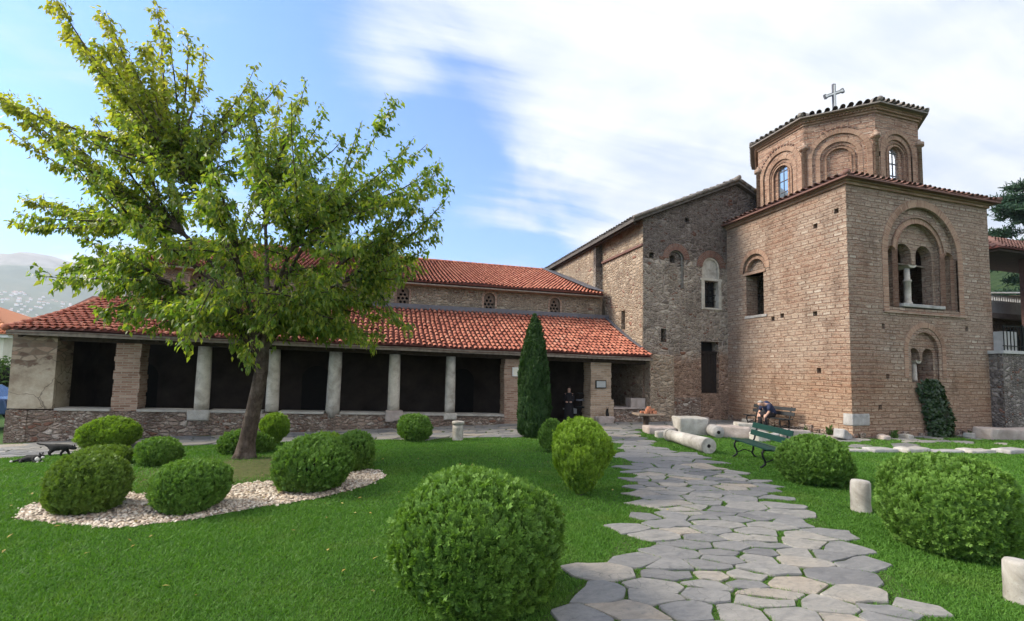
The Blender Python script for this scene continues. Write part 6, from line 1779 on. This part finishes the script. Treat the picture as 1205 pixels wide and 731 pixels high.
mb.box(30.35, 44, 16.9, 17.0, 6.78, 6.86); mb.box(30.35, 44, 16.9, 17.0, 6.45, 6.51); mb.box(30.35, 44, 16.92, 16.98, 5.803, 6.42)
for i in range(68): mb.box(30.4+i*.2, 30.48+i*.2, 16.91, 16.99, 6.40, 6.80)
mb.build('balustrade', M['white'], tb_)
mb = MB(); mb.tube([(30.4, 18.4, 7.0), (44, 17.4, 7.75)], [.05, .05], 6); mb.build('handrail', M['white'], tb_)
mb = MB(); mb.prism(on_y(arch_poly(34.2, 35.6, 2.4, 4.3), 17.14), (0, .05, 0)); mb.build('doorway', M['void'], tb_)
mb = MB(); mb.box(35.0, 35.4, 16.2, 16.6, -.6, 10); mb.build('post', M['brown_wall'], tb_)
rh = thing('brown_house', (32, 14, 0), 'dark brown timber house under a tiled roof at the right edge', 'house')
mb = MB(); mb.box(31.6, 38, 14.8, 15.1, -.6, 8.3); mb.build('wall', M['brown_wall'], rh)
mb = MB(); mb.add([(28.4, 14.2, 8.42), (38, 14.2, 8.42), (38, 17.2, 8.42), (28.4, 17.2, 8.42), (30.2, 15.7, 9.5), (38, 15.7, 9.5)], [(0,1,5,4), (2,3,4,5), (0,4,3), (1,2,5), (3,2,1,0)])
rf = mb.build('roof', M['tile_under'], rh)
tiles(lambda u, v: (28.4+9.6*u, 14.2+1.5*v, 8.44+1.08*v), 40, 6, 'roof_tiles', M['tile_old'], rf, lambda u, v: u*9.6 > 1.8*v, h=.08)
tiles(lambda u, v: (28.4+1.8*v, 17.2-3*u, 8.44+1.08*v), 13, 6, 'roof_tiles', M['tile_old'], rf, lambda u, v: u*3 > 1.5*v and (1-u)*3 > 1.5*v, h=.08)
mb = MB(); mb.box(28.5, 38, 14.3, 17.1, 8.30, 8.415); mb.build('soffit', M['wood'], rh)
mb = MB(); mb.box(31.9, 32.5, 14.73, 14.797, 6.9, 7.9); wn_ = mb.build('window', M['white'], rh)
mb = MB(); mb.box(31.96, 32.44, 14.70, 14.728, 6.98, 7.82); mb.build('pane', M['dark_glass'], wn_)
# hillside behind
gx = np.linspace(36, 260, 46); gy = np.linspace(-60, 160, 46)
def hz_(x, y):
    t = max(0, min(1, (x-.30*y-34)/90)); t = t*t*(3-2*t)
    return -1.+31*t+(1.6*nz(x, y, .05) if x > 38 else 0)
V = np.array([(x, y, hz_(x, y)) for y in gy for x in gx]); idx = np.arange(46*46).reshape(46, 46)
F = np.stack([idx[:-1,:-1], idx[:-1,1:], idx[1:,1:], idx[1:,:-1]], -1).reshape(-1, 4)
ho = fast_mesh('hillside', V, F, M['hillside'], smooth_=True); ho['kind'] = 'structure'
def pine(name, label, x, y, z, h, rad, seed, n_wh=11, base=.25):
    r = np.random.default_rng(seed)
    t = thing(name, (x, y, z), label, 'tree', 'trees on the right hillside')
    mb = MB(); mb.tube([(x, y, z-.3), (x+.1, y, z+h*.5), (x+.05, y+.1, z+h*.98)], [h*.022, h*.014, .03], 8); mb.build('trunk', M['bark'], t, True)
    br = MB(); P = []; D = []
    for k in range(n_wh):
        zz_ = base+(1-base)*(k+.5)/n_wh; L_ = rad*(1-zz_)**.62*r.uniform(.8, 1.15)+.3
        for q in range(6):
            a = r.uniform(0, 2*pi); l = L_*r.uniform(.55, 1.1)
            p0 = np.array([x, y, z+h*zz_]); p1 = p0+np.array([cos(a)*l, sin(a)*l, r.uniform(-.02, .18)*l])
            br.tube([tuple(p0), tuple(p1)], [.05, .015], 4, False)
            for j in range(int(95*l/rad)+20):
                s_ = r.uniform(.35, 1.05); c_ = p0+(p1-p0)*s_+r.normal(0, .16, 3)*np.array([1, 1, .45])*rad*.28
                for i in range(5): P.append(c_+r.normal(0, .10, 3)); D.append([cos(a)*.4+r.normal(0, .6), sin(a)*.4+r.normal(0, .6), .4+r.normal(0, .5)])
    br.build('branches', M['bark'], t, flip_fix=False)
    P = np.array(P); D = unit(np.array(D)); n = len(P); X, Y, Z = ortho(D, unit(r.normal(size=(n, 3))))
    NV = np.array([(-.11, 0, 0), (.11, 0, 0), (.05, 0, 1), (-.05, .02, 1)]); NF = np.array([(0, 1, 2, 3)])
    Vv, Ff = scatter(NV, NF, P, X, Y, Z, r.uniform(.3, .55, n)); fast_mesh('crown', Vv, Ff, M['pine'], t)
pine('pine_tree', 'dark pine with tiered branches at the right edge above the brown roof', 52.5, 24.4, hz_(52.5, 24.4), 18.5, 7.0, 1, 11, .2)
pine('pine_tree', 'second pine behind the tiered one, mostly outside the frame', 60.0, 22.0, hz_(60, 22), 24.0, 7.0, 2, 12, .3)
pine('pine_tree', 'thin conifer tip showing behind the right side of the drum', 30.6, 21.3, 0, 14.6, 2.3, 3, 16, .2)
for i, (x, y, s_) in enumerate(((44.5, 23.0, 3.6), (49, 25.6, 3.4), (47.2, 20.6, 3.4), (58, 30, 3.4))):
    z0 = hz_(x, y)
    t = thing('bushy_tree', (x, y, z0), ['dense green tree above the white balustrade', 'green tree under the pine beside the tower edge', 'round green tree behind the brown house', 'pale green tree up the right hillside'][i], 'tree', 'trees on the right hillside')
    mb = MB(); mb.tube([(x, y, z0-.3), (x, y, z0+s_*.9)], [.25, .15], 8); mb.build('trunk', M['bark'], t, True)
    leaf_mass('crown', t, (x, y, z0+s_*1.1), (s_, s_, s_*1.05), 3600, .5, M['bushleaf'], 60+i, zmin=z0+.1)
    mb = MB(); mb.lathe((x, y, z0), [(.3, s_*.3), (s_*.7, s_*.66), (s_*1.3, s_*.68), (s_*1.9, s_*.3)], 10); mb.build('branches', M['core'], t, True)  # solid dark body painting the shade inside the crown

# ================================================================== air
HAZE = True
if HAZE:
    mb = MB(); mb.box(-5400, 3000, -1200, 4700, -9, 760)
    hz = Mat('haze_air'); hz.t.nodes.remove(hz.b)
    pv = hz.n('ShaderNodeVolumePrincipled', {'Density': .0002, 'Color': (.80, .88, 1.0, 1), 'Anisotropy': .2})
    hz.t.links.new(pv.outputs[0], hz.out.inputs['Volume'])
    ho = mb.build('haze', hz.m, None); ho['kind'] = 'stuff'
